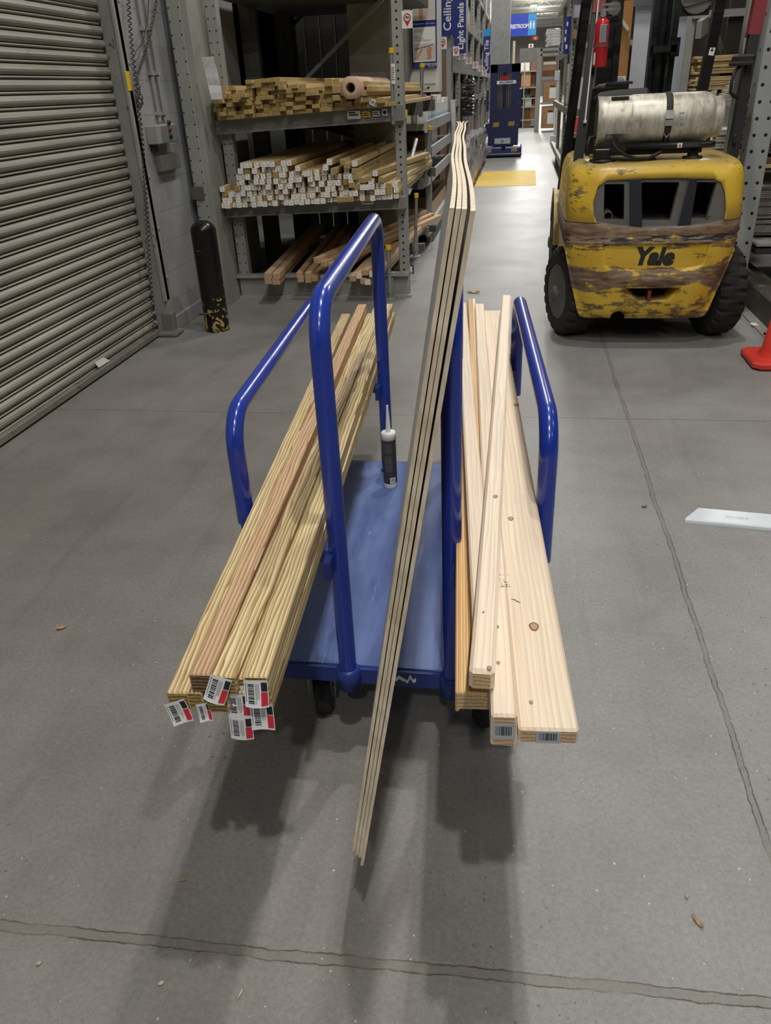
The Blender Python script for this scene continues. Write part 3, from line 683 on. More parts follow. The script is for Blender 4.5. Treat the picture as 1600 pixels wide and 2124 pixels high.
# arms that carry the long lumber between inner posts and outer rails
ARM = .600
for pi_, po in ((pil, pol), (pir, por)):
    for L0, L1 in ((0.0,0.0),(IL,1.13)):
        p = pi_+DIR*L0; q = po+DIR*L1; pass
        mb = MB(); mb.beam(p+V((0,0,ARM-.02)), q+V((0,0,ARM-.02)), .038, .038, up=(0,0,1)); part('support_arm', mb, M_EDGE, T)
        mb = MB(); s_ = 1 if q.x > p.x else -1
        mb.box(p.x+s_*.014-.008, p.x+s_*.014+.008, p.y-.060, p.y+.02, ARM-.045, ARM+.0); part('arm_bracket', mb, M_EDGE, T)
def caster(p, ang):
    fr = MB(); x, y = p.x, p.y
    ca, sa = math.cos(ang), math.sin(ang); ax = V((ca, sa, 0)); fw = V((-sa, ca, 0)); o = V((x,y,0))+fw*.03
    fr.box(x-.05,x+.05,y-.045,y+.045,DZ-.062,DZ-.05); fr.lathe([(.03,.165),(.03,.195)], (x,y,0), n=14)
    for s in (-1,1): fr.prism([V((x,y,.17))+ax*s*.032-fw*.03, V((x,y,.17))+ax*s*.032+fw*.035, o+V((0,0,.055))+ax*s*.032+fw*.02, o+V((0,0,.055))+ax*s*.032-fw*.02], ax*.004*s)
    part('caster_fork', fr, M_GALV, T)
    wh = MB(); wh.lathe([(.02,-.022),(.055,-.022),(.0635,-.014),(.0635,.014),(.055,.022),(.02,.022)], o+V((0,0,.0635)), ax, 24); w_ = part('caster_wheel', wh, M_RUB, T)
for f, g_ in ((.07,.13),(.07,.87),(.93,.13),(.93,.87)):
    caster(a.lerp(b, g_)+DIR*dL*f, .35 if f < .5 else -.1)
mb = MB(); r_ = random.Random(3)
pp = W(836,1388,1.425); pts = [(pp.x-.032+i*.007, 1.4275, DZ-.030+r_.uniform(-.007,.007)+(.004 if i%2 else -.002)) for i in range(10)]
mb.add([(x,y,z) for x,y,z in pts]+[(x,y,z+.008+r_.uniform(0,.006)) for x,y,z in pts], [(i,i+1,11+i,10+i) for i in range(9)]); part('torn_sticker', mb, M_WHITE, T, label='torn white sticker remnant on the deck edge')

# ---- lumber on the left arms: treated square posts with dangling tags
def stick(name, n, f, ztop, w, h, mats, key, label, cat, L=2.44, roll=0.0, b=.0025, group=None):
    p = F(n[0], n[1], ztop); q = F(f[0], f[1], ztop); d = (q-p); d.normalize(); p.z -= h
    return board(name, p, p+d*L, w, h, mats, key, label, cat, group, L=L, roll=roll, b=b)
def hang_tag(P, x, z, wd=.036, ht=.046, rot=0.0, curl=.012, double=False, fr=0):
    """white paper tag stapled to a board end, hanging and curled"""
    mb = MB(); n = 6; H = ht*(1.95 if double else 1)
    def at(u, v): return V((x+wd*(u-.5), -.002-curl*(v**1.5)-.004*math.sin(u*PI)*v*(1 if fr%2 else -.6), z-H*v))
    vs = [at(i/3, j/n) for j in range(n+1) for i in range(4)]
    mb.add(vs, [(j*4+i, j*4+i+1, (j+1)*4+i+1, (j+1)*4+i) for j in range(n) for i in range(3)], 0, True)
    def patch(u0, u1, v0, v1, mi):
        k = 3; p = [at(u, v)+V((0,-.0007,0)) for v in [v0+(v1-v0)*q/k for q in range(k+1)] for u in (u0, u1)]
        mb.add(p, [(2*q, 2*q+1, 2*q+3, 2*q+2) for q in range(k)], mi)
    for rep in ((0,.5),(.5,1.0)) if double else ((0,1.0),):
        v0, v1 = rep; s = v1-v0; r = random.Random(5+fr)
        patch(.72,.97,v0+.08*s,v0+.42*s,1); patch(.70,.97,v0+.45*s,v0+.93*s,2)
        v = v0+.15*s
        while v < v0+.85*s:
            hh = r.choice((.02,.035,.05))*s; patch(.16,.42,v,v+hh,1); v += hh+r.choice((.02,.03))*s
        for uu in (.48,.54,.60): patch(uu,uu+.022,v0+.15*s,v0+r.uniform(.6,.85)*s,3)
        patch(.06,.09,v0+.1*s,v0+.8*s,3)
    o = obj('price_tag', mb.mesh('price_tag', [M_TAGP, M_INK, M_TAGR, M_GREYINK]), P); o.rotation_euler = (0, rot, 0)
    o['label'] = 'white barcode tag with a red block'
M_TAGP = plain('tag_paper', lin(226,228,230), .35, var=.03); M_TAGR = plain('tag_red', lin(196,46,58), .4, var=.05)
gl = None; w2 = .0385
WT, WP = [W_TREAT, E_TREAT], [W_PINK, E_DARK]
U, Lw = .679, .6395
A_ = stick('treated_post', (367,1437), (722,640), Lw, w2, w2, WT, 'A', 'leftmost treated post on the cart, pale yellow, its tag hanging lowest at left', 'post')
hang_tag(A_, .0, .022, rot=-.38, wd=.040, ht=.040)
B_ = stick('treated_post', (414,1399), (750,634), U, w2, w2, WP, 'B', 'pinkish treated post with bare dark end grain, second from the left of the cart', 'post')
C_ = stick('treated_post', (461,1403), (782,642), U, w2+.003, w2, WT, 'C', 'treated post with bold grain on top and a saw-marked side, right beside the pinkish one', 'post', roll=.06)
hang_tag(C_, -.014, .036, rot=.30, fr=1)
D_ = stick('treated_post', (497,1407), (795,652), U-.016, .020, w2-.004, WT, 'D', 'narrow slip of treated wood between the two grained posts on the cart', 'post')
E_ = stick('treated_post', (530,1404), (802,640), U, w2, w2, WT, 'E', 'rightmost upper treated post on the left of the cart, swirled dark grain', 'post')
hang_tag(E_, .0, .033, wd=.040, rot=-.02, fr=1)
F_ = stick('treated_post', (537,1440), (809,652), Lw, w2, w2, WT, 'F', 'treated post directly under the rightmost upper one, near the cart middle', 'post')
hang_tag(F_, .002, .018, wd=.040, rot=-.05, fr=2)
G_ = stick('treated_post', (448,1443), (770,652), Lw, w2, w2, WT, 'G', 'lower treated post with a golden bare end, under the saw-marked one', 'post')
H_ = stick('treated_post', (492,1436), (790,654), Lw, w2, w2, WT, 'H', 'lower treated post with a long double tag dangling from its end', 'post')
hang_tag(H_, .0, .036, wd=.040, double=True, rot=0.0, curl=.01, fr=3)
hang_tag(D_, .003, .020, wd=.036, ht=.034, rot=-.02, fr=2)
I_ = stick('treated_post', (402,1437), (750,655), Lw+.0, w2*.7, w2*.9, WT, 'I', 'lower treated post under the pinkish one, a small tag peeking out', 'post', L=2.36)
hang_tag(I_, .014, .010, wd=.024, ht=.030, rot=-.25)
# ---- lumber on the right arms: pale spruce studs
WS, WPN = [W_SPR, E_SPR], [W_PINE, E_SPR]
R6 = stick('pine_board', (1003,1437), (972,660), .640, .089, .038, WPN, 'R6', 'golden striped pine board lying flat lowest, next to the blue right post', 'board', L=2.30)
R7 = stick('pine_board', (949,1436), (951,700), .643, .007, .043, WPN, 'R7', 'thin board on edge tight against the blue right post', 'board', L=2.05)
R1 = stick('stud_board', (1139,1513), (1018,640), .660, .089, .030, WS, 'R1', 'widest pale spruce board with one big knot, at the right of the cart', 'board', L=2.44, b=.004)
R2 = stick('stud_board', (1047,1484), (995,632), .692, .0385, .064, WS, 'R2', 'pale stud on edge with printed stamp, between the widest board and the short-ended one', 'board', L=2.44, b=.004)
R5 = stick('stud_board', (1007,1330), (958,626), .690, .0385, .089, WS, 'R5', 'pale stud on edge nearest the blue right post at the far end', 'board', L=2.30, b=.004)
R8 = stick('stud_board', (1012,1250), (976,637), .672, .019, .070, WPN, 'R8', 'thin golden strip wedged between two studs, left of the pair', 'board', L=2.3)
R9 = stick('stud_board', (1020,1250), (984,637), .674, .014, .070, WS, 'R9', 'thin pale strip wedged between two studs, right of the pair', 'board', L=2.3)
R3 = stick('stud_board', (1000,1392), (1050,632), .735, .0385, .040, WS, 'R3', 'topmost pale stud slanting across the others, rounded end with a small knot', 'board', L=2.36, b=.006)
def end_sticker(P, x, z, wd, ht):
    mb = MB(); mb.box(x-wd/2,x+wd/2,-.0012,-.0003,z,z+ht); bars(1,.12,.85,.25,.85,14)(mb,x-wd/2,x+wd/2,z,z+ht,-.0016)
    o = obj('barcode_sticker', mb.mesh('barcode_sticker', [M_STK, M_INK]), P); o['label'] = 'grey barcode sticker'
M_STK = plain('sticker_grey', lin(178,184,190), .4, var=.03)
end_sticker(R1, .0, .003, .036, .024); end_sticker(R2, .0, .018, .033, .03)
# knots and mill stamp
def knot(P, x, y, z, r, s=1.5):
    mb = MB()
    for k, (q, mi) in enumerate(((1.0,0),(.72,1))):
        mb.add([V((x+r*q*math.cos(a_)*(1+.1*math.sin(3*a_)), y+r*q*s*math.sin(a_), z+.0003*(k+1))) for a_ in [2*PI*i/20 for i in range(20)]], [tuple(range(20))], mi)
    o = obj('knot', mb.mesh('knot', [M_KN0, M_KN1]), P)
M_KN0 = plain('knot_ring', lin(120,84,58), .6, var=.3, scale=300); M_KN1 = plain('knot_heart', lin(186,150,112), .6, var=.2, scale=400)
def on_board(P, px, py, z):
    return P.matrix_world.inverted() @ F(px, py, z)
for P, px, py, r in ((R1,1108,1300,.0085),(R1,1060,1076,.006),(R1,1102,1457,.003),(R3,1015,1386,.0035),(R3,1003,1270,.002),(R2,1032,1300,.003),(R2,1034,1375,.003),(R3,1028,1030,.005),(R1,1072,840,.008)):
    z = {id(R1): .660, id(R2): .692, id(R3): .735}[id(P)]; c = on_board(P, px, py, z); bx = max(v.co.x for v in P.data.vertices)
    if abs(c.x) < bx-r*.8: knot(P, c.x, c.y, {id(R1): .030, id(R2): .064, id(R3): .040}[id(P)], r)
mb = MB(); c = on_board(R2, 1038, 1205, .692); r_ = random.Random(9)
for k in range(26):
    x, y = c.x+r_.uniform(-.014,.014), c.y+r_.uniform(-.02,.02); l = r_.uniform(.003,.009); wd = .0006
    if k % 2: mb.quad((x,y,.0644),(x+l,y,.0644),(x+l,y+wd*2,.0644),(x,y+wd*2,.0644))
    else: mb.quad((x,y,.0644),(x+wd,y,.0644),(x+wd,y+l,.0644),(x,y+l,.0644))
o = obj('mill_stamp', mb.mesh('mill_stamp', M_INK), R2); o['label'] = 'smudged black mill stamp'
mb = MB(); c = on_board(R1, 1068, 1246, .66)
for dx, dy, l in ((-.006,.004,.008),(.0,.0,.006),(.004,-.004,.006)): mb.quad((c.x+dx,c.y+dy,.0304),(c.x+dx+l,c.y+dy-.003,.0304),(c.x+dx+l,c.y+dy-.001,.0304),(c.x+dx,c.y+dy+.002,.0304))
o = obj('ink_smudge', mb.mesh('ink_smudge', M_INK), R1)

# ---- four thin panels on edge, leaning on the right inner rail
t = NT('panel_edge'); o_ = t.obj(); M_PEDGE = t.out(t.ramp(t.noise(t.map(o_, (40,40,9)), 3, 3), (.3, lin(206,190,164)), (.7, lin(240,226,202))), .7, 0, .3)
M_PFACE = plain('panel_face_pale', lin(222,224,216), .5, var=.05); M_PBACK = plain('panel_face_brown', lin(112,84,66), .7, var=.1)
def panel(i, label):
    th = .0056; NU, NV = 40, 12; L, H = 2.44, 1.135
    off = (0.0, .0078, .0146, .0250)[i]; offb = (0.0, .0076, .0142, .0210)[i]; dy = (.012, .004, .0, -.016)[i]
    def pt(u, v, s):
        y = .905+dy+u*L
        xb = -.262+offb-.061*L*u; xt = -.076+off-.061*L*u
        x = xb+(xt-xb)*v
        su = min(1, u/.5); wav = -.017*su*su*(3-2*su)*(.5+.5*v)+.0022*v*v*math.sin(u*17+i*.3)*math.sin(u*PI)
        if u > .9: wav += ((u-.9)/.1)**2*(-.010+.004*i if i < 2 else .004+.007*(i-2))*v**4
        z = .262+H*v*math.sqrt(1-(.19/H)**2)+.0
        return V((x+wav+s*th, y-.03*(1-v)*0, z))
    mb = MB(); idx = lambda a_, b_: a_*(NV+1)+b_
    g0 = [pt(a_/NU, b_/NV, 0) for a_ in range(NU+1) for b_ in range(NV+1)]; g1 = [pt(a_/NU, b_/NV, 1) for a_ in range(NU+1) for b_ in range(NV+1)]
    mb.add(g0, [(idx(a_,b_), idx(a_,b_+1), idx(a_+1,b_+1), idx(a_+1,b_)) for a_ in range(NU) for b_ in range(NV)], 1, True)
    mb.add(g1, [(idx(a_,b_), idx(a_+1,b_), idx(a_+1,b_+1), idx(a_,b_+1)) for a_ in range(NU) for b_ in range(NV)], 2, True)
    N = len(g0); al = g0+g1
    mb.add(al, [(idx(a_,NV), N+idx(a_,NV), N+idx(a_+1,NV), idx(a_+1,NV)) for a_ in range(NU)], 0)
    mb.add(al, [(idx(a_,0), idx(a_+1,0), N+idx(a_+1,0), N+idx(a_,0)) for a_ in range(NU)], 0)
    mb.add(al, [(idx(0,b_), N+idx(0,b_), N+idx(0,b_+1), idx(0,b_+1)) for b_ in range(NV)], 0)
    mb.add(al, [(idx(NU,b_), idx(NU,b_+1), N+idx(NU,b_+1), N+idx(NU,b_)) for b_ in range(NV)], 0)
    return single('wall_panel', mb, [M_PEDGE, M_PFACE, M_PBACK], label, 'panel')
for i, l in enumerate(('leftmost of four thin panels on edge in the cart, its pale face showing','second from left of the four thin panels standing on edge in the cart','third from left of the four thin panels standing on edge in the cart','rightmost of the four thin panels on edge, nearest the pale studs')): panel(i, l)

# ---- caulk tube
c = F(811,1008,DZ); c.y += .0
T = thing('caulk_tube', 'white and dark grey caulk cartridge standing on the blue cart deck', 'caulk tube', (c.x, c.y, DZ))
r = .0245; mb = MB(); mb.lathe([(r*.93,0),(r,.002),(r,.018)], T.location, n=28); part('bottom_rim', mb, M_WHITE, T); mb = MB(); mb.lathe([(r,.184),(r*1.06,.185),(r*1.06,.206),(r*.98,.210),(r*.4,.211)], T.location, n=28); part('top_cap', mb, M_WHITE, T)
mb = MB(); mb.lathe([(r*.985,.018),(r*.985,.184)], T.location, n=36, caps=False); lb = part('wrap_label', mb, plain('charcoal_label', lin(62,62,64), .4, var=.05), T)
mb = MB(); mb.lathe([(r*.36,.208),(r*.34,.236),(r*.17,.295),(r*.14,.306)], T.location, n=16); part('nozzle', mb, M_WHITE, T)
def curved(mb, a0, a1, z0, z1, mi, rr_=r*.992):
    k = max(1, int(abs(a1-a0)/.15)); f = [a0+(a1-a0)*i/k for i in range(k+1)]; o = V(T.location)
    vs = [o+V((rr_*math.sin(q), -rr_*math.cos(q), z)) for q in f for z in (z0, z1)]
    mb.add(vs, [(2*i, 2*i+2, 2*i+3, 2*i+1) for i in range(k)], mi)
mb = MB(); curved(mb, .12, .98, .021, .043, 0, r*.990); a_ = .22; r_ = random.Random(4)
while a_ < .84: wd = r_.choice((.02,.035,.05)); curved(mb, a_, a_+wd, .026, .040, 1, r*.995); a_ += wd+r_.choice((.02,.03))
part('barcode', mb, [M_WHITE, M_INK], T, P=lb)
mb = MB()
for k in range(26):
    z = .172-k*.0041
    if k in (9,10,19): continue
    curved(mb, -.62, .55-r_.uniform(0,.5)*(k%4 == 3), z-.0007, z+.0006, 0)
part('fine_print', mb, plain('print_grey', lin(120,120,122), .5), T, P=lb)
# ================================================================ yellow forklift seen from behind
YR = 4.87; FC = .785
def mat_forklift():
    t = NT('worn_yellow_paint'); o = t.geo(); x, y, z = t.sep(o)
    base = t.ramp(t.noise(o, 5, 4), (.3, lin(212,172,50)), (.7, lin(234,198,76)))
    zr = t.math('DIVIDE', z, 1.2)
    bias = t.ramp(zr, (.15,.20), (.21,.13), (.27,.06), (.31,.14), (.345,.25), (.40,.23), (.43,.05), (.50,.02), (.545,.24), (.60,.30), (.632,.30), (.640,.0), (.80,-.05), (.875,.04), (.90,.02))
    st = t.noise(t.map(o, (5,5,17)), 1.6, 6, .68); n2 = t.noise(o, 3.2, 3)
    edge = t.ramp(t.math('ABSOLUTE', t.math('SUBTRACT', x, FC)), (.36, 0.0), (.52, .075))
    k = t.math('ADD', t.math('ADD', st, bias), t.math('ADD', edge, t.math('MULTIPLY', t.math('SUBTRACT', n2, .5), .22)))
    rust = t.ramp(t.noise(t.map(o, (4,4,22)), 2, 5, .7), (.3, lin(78,62,52)), (.48, lin(122,96,74)), (.60, lin(140,124,106)), (.68, lin(184,176,160)))
    m = t.ramp(k, (.655, 0.0), (.69, 1.0))
    rim = t.ramp(k, (.63, 0.0), (.652, .8), (.66, .8), (.68, 0.0))
    c = t.mix(m, base, rust); c = t.mix(rim, c, lin(62,54,44))
    blk = t.math('MULTIPLY', t.ramp(t.noise(t.map(o, (3.5,3.5,26)), 3, 4, .6), (.5, 0.0), (.53, 1.0)), t.ramp(zr, (.535,0.0),(.545,1.0),(.57,1.0),(.58,0.0)))
    c = t.mix(blk, c, lin(28,29,34))
    scr = t.ramp(t.noise(t.map(o, (7,7,60)), 2.0, 4, .7), (.70, 0.0), (.74, .7)); c = t.mix(scr, c, lin(70,58,40))
    dust = t.math('MULTIPLY', t.ramp(t.sep(t.n('NewGeometry').outputs['Normal'])[2], (.6, 0.0), (.95, .7)), t.ramp(t.noise(o, 6, 3), (.3, .5), (.6, 1.0)))
    c = t.mix(dust, c, lin(150,134,100))
    return t.out(c, t.mix(m, (.34,)*3, (.7,)*3), 0, .45)
M_YEL = mat_forklift()
M_GRIME = worn('grimy_grey', lin(112,110,106), lin(70,66,62), .8, 0, .3, 12)
M_VOID = plain('engine_dark', lin(22,21,21), .8)
M_NAVYB = worn('navy_black_bar', lin(38,40,50), lin(170,150,110), .5, 0, .235, 30)
T = FK = thing('forklift', 'worn yellow and black forklift parked with its rear toward us', 'forklift', (FC, 5.5, 0))
lv = [(.178,.34,.10,0),(.19,.375,.075,0),(.225,.395,.05,0),(.30,.415,.03,0),(.42,.45,.015,0),(.53,.478,.005,0),(.585,.492,0,0),(.59,.494,0,1),(.645,.503,0,1),(.652,.505,.0,1),(.656,.502,.008,1),(.70,.508,.010,1),(.757,.508,.010,1),(.761,.500,.016,1),(.766,.508,.006,1),(.86,.502,.012,1),(.98,.493,.03,1),(1.03,.482,.048,1),(1.06,.462,.075,1),(1.078,.43,.115,1)]
def outline(hw, dy, up):
    N = 28; P = []; nn = 4.2; D = .26
    for i in range(N+1):
        a_ = PI-PI*i/N; ca, sa = math.cos(a_), math.sin(a_)
        x = hw*math.copysign(abs(ca)**(2/nn), ca); y = YR+dy+D*(1-abs(sa)**(2/nn))
        if not up: y = min(y, 4.985)
        P.append((FC+x, y))
    s = hw if up else .285; yb = YR+dy+D if up else 4.985
    return P+[(FC+hw, max(yb, 4.985+.0)), (FC+s, max(yb, 4.985)+.001), (FC+s, 5.95), (FC-s, 5.95), (FC-s, max(yb, 4.985)+.001), (FC-hw, max(yb, 4.985))]
mb = MB(); rings = [[(x, y, z) for x, y in outline(hw, dy, up)] for z, hw, dy, up in lv]; n = len(rings[0])
mb.add([p for r in rings for p in r], [(i*n+k, i*n+(k+1)%n, (i+1)*n+(k+1)%n, (i+1)*n+k) for i in range(len(rings)-1) for k in range(n)]+[tuple(range(n))[::-1], tuple((len(rings)-1)*n+k for k in range(n))], 0, True)
body = part('counterweight', mb, [M_YEL, M_GRIME, M_VOID], T)
cut = MB()
def cutter(px, y0, y1, side=1, back=2, grow=1.0):
    p = [W(x, y, YR) for x, y in px]; c = sum(p, V((0,0,0)))/len(p)
    f = [V((q.x, y0, q.z)) for q in p]; b_ = [V((c.x+(q.x-c.x)*grow, y1, c.z+(q.z-c.z)*grow)) for q in p]; k = len(p)
    cut.add(f+b_, [tuple(range(k))], back); cut.add(f+b_, [tuple(range(k, 2*k))[::-1]], back); cut.add(f+b_, [(i,k+i,k+(i+1)%k,(i+1)%k) for i in range(k)], side)
vent = [(1236,463),(1229,448),(1229,420),(1238,390),(1258,375),(1320,371),(1400,369),(1488,371),(1504,380),(1511,400),(1512,440),(1507,460),(1470,467),(1400,472),(1330,474),(1280,470)]
cutter(vent, 4.7, 5.32, 1, 2, .93)
cutter([(1288,597),(1424,596),(1408,612),(1392,626),(1360,629),(1322,629),(1304,617)], 4.7, 5.02, 0, 2, .74)
cutter([(1253,507),(1472,505),(1466,528),(1456,550),(1420,557),(1352,561),(1290,559),(1262,555)], 4.7, YR+.020, 0, 0, 1.0)
cutter([(1284+15*math.cos(-q), 665+15*math.sin(-q)) for q in [2*PI*i/16 for i in range(16)]][::-1], 4.7, 5.3, 2, 2, 1.0)
co = obj('cut', cut.flip().mesh('cut', [M_YEL, M_GRIME, M_VOID]))
md = body.modifiers.new('b', 'BOOLEAN'); md.operation = 'DIFFERENCE'; md.object = co; md.solver = 'EXACT'
co.location = (0,0,0); bpy.context.view_layer.update()
dg = bpy.context.evaluated_depsgraph_get(); nm = bpy.data.meshes.new_from_object(body.evaluated_get(dg)); body.modifiers.clear(); body.data = nm
bpy.data.objects.remove(co)
def fix_normals(me):
    import bmesh
    bm = bmesh.new(); bm.from_mesh(me); bmesh.ops.recalc_face_normals(bm, faces=bm.faces); bm.to_mesh(me); bm.free()
def bool_cut(o, cutmb, mats):
    co = obj('cut', cutmb.mesh('cut', mats)); fix_normals(co.data); fix_normals(o.data); md = o.modifiers.new('b', 'BOOLEAN'); md.operation = 'DIFFERENCE'; md.object = co; md.solver = 'EXACT'
    if o.parent: co.location = o.parent.location
    co.data.transform(Matrix.Translation(-co.location)); bpy.context.view_layer.update()
    me = bpy.data.meshes.new_from_object(o.evaluated_get(bpy.context.evaluated_depsgraph_get())); o.modifiers.clear(); o.data = me; bpy.data.objects.remove(co)
def prism_y(px, y0, y1, mi=0, mb=None):
    mb = mb or MB(); p = [W(x, y, YR) for x, y in px]; k = len(p)
    f = [V((q.x, y0, q.z)) for q in p]; b_ = [V((q.x, y1, q.z)) for q in p]
    return mb.add(f+b_, [tuple(range(k))[::-1], tuple(range(k, 2*k))]+[(i,(i+1)%k,k+(i+1)%k,k+i) for i in range(k)], mi)
def soft(px, r=.16):                           # clipped corners
    o = []; n_ = len(px)
    for i, p in enumerate(px):
        a_, b_ = px[i-1], px[(i+1)%n_]
        for q, s in ((a_, r), (a_, r*.3), (b_, r*.3), (b_, r)): o.append((p[0]+(q[0]-p[0])*s*(1 if s == r else .6), p[1]+(q[1]-p[1])*s*(1 if s == r else .6)))
    return o
fr = part('vent_frame', prism_y([(x, y) for x, y in vent][::-1], YR+.05, YR+.10), M_GRIME, T)
hc = MB()
for q in ([(1256,384),(1298,384),(1297,459),(1254,459)], [(1334,380),(1414,380),(1394,461),(1333,461)], [(1447,380),(1492,380),(1470,457),(1432,457)]): prism_y(soft(q)[::-1], YR, YR+.2, 0, hc)
bool_cut(fr, hc, [M_GRIME])
for px in ([(1308,373),(1331,372),(1333,474),(1309,474)], [(1431,371),(1448,371),(1432,470),(1406,472)]):
    f = [W(x, y, YR+.022) for x, y in px]; mb = MB(); g_ = [V((q.x+(.012 if i in (1,2) else -.012), YR+.12, q.z)) for i, q in enumerate(f)]
    mb.add(f+g_, [(0,3,2,1)], 0); mb.add(f+g_, [(0,1,5,4),(2,3,7,6)], 1); mb.add(f+g_, [(1,2,6,5),(3,0,4,7)], 1); part('vent_bar', mb, [M_NAVYB, M_GRIME], T)
mb = MB(); p = W(1262,448,YR+.14); mb.lathe([(.021,0),(.027,0),(.027,.2),(.021,.2),(.021,0)], p, (0,1,0), 16, caps=False); part('exhaust_pipe', mb, M_GRIME, T)
mb = MB(); p = W(1346,622,YR+.03); mb.tube([p, p+V((0,0,.055))], .011, 10); mb.box(p.x-.006,p.x+.006,p.y+.02,p.y+.05,p.z,p.z+.05); part('tow_pin', mb, plain('faded_red_metal', lin(130,48,44), .6), T)
mb = MB(); c0, c1 = W(1322,550,YR+.0185), W(1397,548,YR+.0185)
M_ = facing(((c0.x+c1.x)/2-.004, YR+.018, (c0.z+c1.z)/2+.043), (1,0,-.025), (.22,0,1)); M_ = M_ @ Matrix.Scale(1, 4)
text_mb(mb, 'Yale', .136, M_, 0, sx=.93, bold=.008); part('lettering', mb, worn('worn_black_ink', lin(44,44,44), lin(190,150,50), .5, 0, .27, 40), T, P=body)
# hood line bolts on top
# wheels
def wheel(cx, cy, r, w, name='wheel', hubside=-1, treads=22, steer=0.0):
    S_ = Matrix.Translation((cx,cy,0)) @ Matrix.Rotation(steer, 4, 'Z') @ Matrix.Translation((-cx,-cy,0))
    T_ = T; ax = V((1,0,0)); o = V((cx, cy, r)); mb = MB(); n = treads*4
    prof = [(.62,-.5,0),(.80,-.5,0),(.93,-.47,1),(1.0,-.36,1),(1.0,-.12,2),(1.0,.12,3),(1.0,.36,4),(.93,.47,4),(.80,.5,0),(.62,.5,0)]
    vs = []
    for rr_, xx, zn in prof:
        for k in range(n):
            a_ = 2*PI*k/n; q = rr_; ph = k % 4
            if zn in (1,2) and ph == 0: q -= .075 if zn == 1 else .025
            if zn in (3,4) and ph == 2: q -= .075 if zn == 4 else .025
            vs.append(o+V((xx*w, math.cos(a_)*q*r, math.sin(a_)*q*r)))
    mb.add(vs, [(i*n+k, (i+1)*n+k, (i+1)*n+(k+1)%n, i*n+(k+1)%n) for i in range(len(prof)-1) for k in range(n)])
    mb.v = [S_ @ q for q in mb.v]; ty = part('tyre', mb, M_RUB, T)
    mb = MB(); s = hubside
    mb.lathe([(.62*r,.48*w*s),(.60*r,.36*w*s),(.34*r,.32*w*s),(.30*r,.44*w*s),(.16*r,.46*w*s),(.12*r,.60*w*s),(.02*r,.62*w*s)], o, (1,0,0), 28); mb.lathe([(.62*r,-.3*w*s),(.62*r,.3*w*s)], o, (1,0,0), 28)
    mb.v = [S_ @ q for q in mb.v]; rim_ = part('rim', mb, M_GRIME, T)
    mb = MB()
    for k in range(6): a_ = 2*PI*k/6; mb.lathe([(.010,0),(.010,.018)], o+V((.33*w*s, math.cos(a_)*.46*r, math.sin(a_)*.46*r)), (s,0,0), 6)
    mb.v = [S_ @ q for q in mb.v]; part('lug_nuts', mb, M_DARK, T, P=rim_)
wheel(.355, 5.285, .282, .18, steer=.30); wheel(1.275, 5.295, .282, .18, hubside=-1, steer=.22)
wheel(.375, 6.75, .34, .2, treads=24); wheel(1.2, 6.75, .34, .2, hubside=1, treads=24)
# chassis, front fender, mast
mb = MB(); mb.box(.50,1.07,5.9,6.9,.14,.62); mb.box(.42,1.15,5.2,5.9,.16,.5); part('chassis', mb, M_VOID, T)
M_CREAM = worn('cream_yellow_paint', lin(214,190,120), lin(120,100,70), .5, 0, .3, 12)
mb = MB(); a_ = [V((.315, y, z)) for y, z in ((5.62,.62),(5.62,.78),(5.95,.80),(6.45,.78),(6.60,.60),(6.60,.36),(6.38,.42),(6.30,.30),(5.66,.30))]
mb.prism(a_, V((.05,0,0))); part('side_panel', mb, [M_CREAM], T)
mb = MB(); mb.prism([q+V((.89,0,0)) for q in a_], V((.05,0,0))); part('side_panel', mb, [M_CREAM], T)
mb = MB(); a2 = [V((.275, 6.75+.40*math.cos(q), .36+.40*math.sin(q))) for q in [PI*.08+PI*.9*i/10 for i in range(11)]]+[V((.275, 6.75+.37*math.cos(q), .36+.37*math.sin(q))) for q in [PI*.98-PI*.9*i/10 for i in range(11)]]
mb.prism(a2, V((.2,0,0))); part('front_fender', mb, M_CREAM, T)
mb = MB(); mb.box(.36,1.22,5.35,5.95,.62,1.02,b=.05); mb.box(.34,1.24,5.95,6.75,.30,.52); part('hood', mb, M_BLACK, T)
mb = MB(); mb.box(.42,.82,5.62,5.78,1.02,1.44,b=.05); mb.box(.40,.84,5.7,6.15,1.0,1.12,b=.04); part('seat', mb, M_BLACKM, T)
mb = MB(); p = W(1262,186,5.55); mb.tube([p+V((-.12,0,-.03)), p+V((-.05,0,.01)), p+V((.05,0,.02)), p+V((.12,.0,.02))], .022, 8); mb.box(p.x-.02,p.x+.14,p.y-.03,p.y+.03,p.z+.025,p.z+.04); part('armrest', mb, M_BLACKM, T)
mb = MB(); mb.box(.36,1.22,6.6,6.72,.5,1.15,b=.03); part('dashboard', mb, M_BLACK, T)
mb = MB(); c_ = V((.62,6.45,1.22)); mb.tube([c_+V((.17*math.cos(q), .17*math.sin(q)*.7, .17*math.sin(q)*.5)) for q in [2*PI*i/24 for i in range(25)]], .012, 8, caps=False); mb.tube([c_, V((.62,6.62,1.1))], .02, 8); part('steering_wheel', mb, M_BLACKM, T)
for cx_ in ((1240,1284),(1347,1398)):
    a_, b_ = W(cx_[0],120,6.95), W(cx_[1],120,6.95); mb = MB(); mb.box(a_.x, b_.x-.05, 6.95, 7.08, .1, 2.9); mb.box(b_.x-.045, b_.x, 6.90, 7.02, .1, 2.9); part('mast_channel', mb, M_BLACK, T)
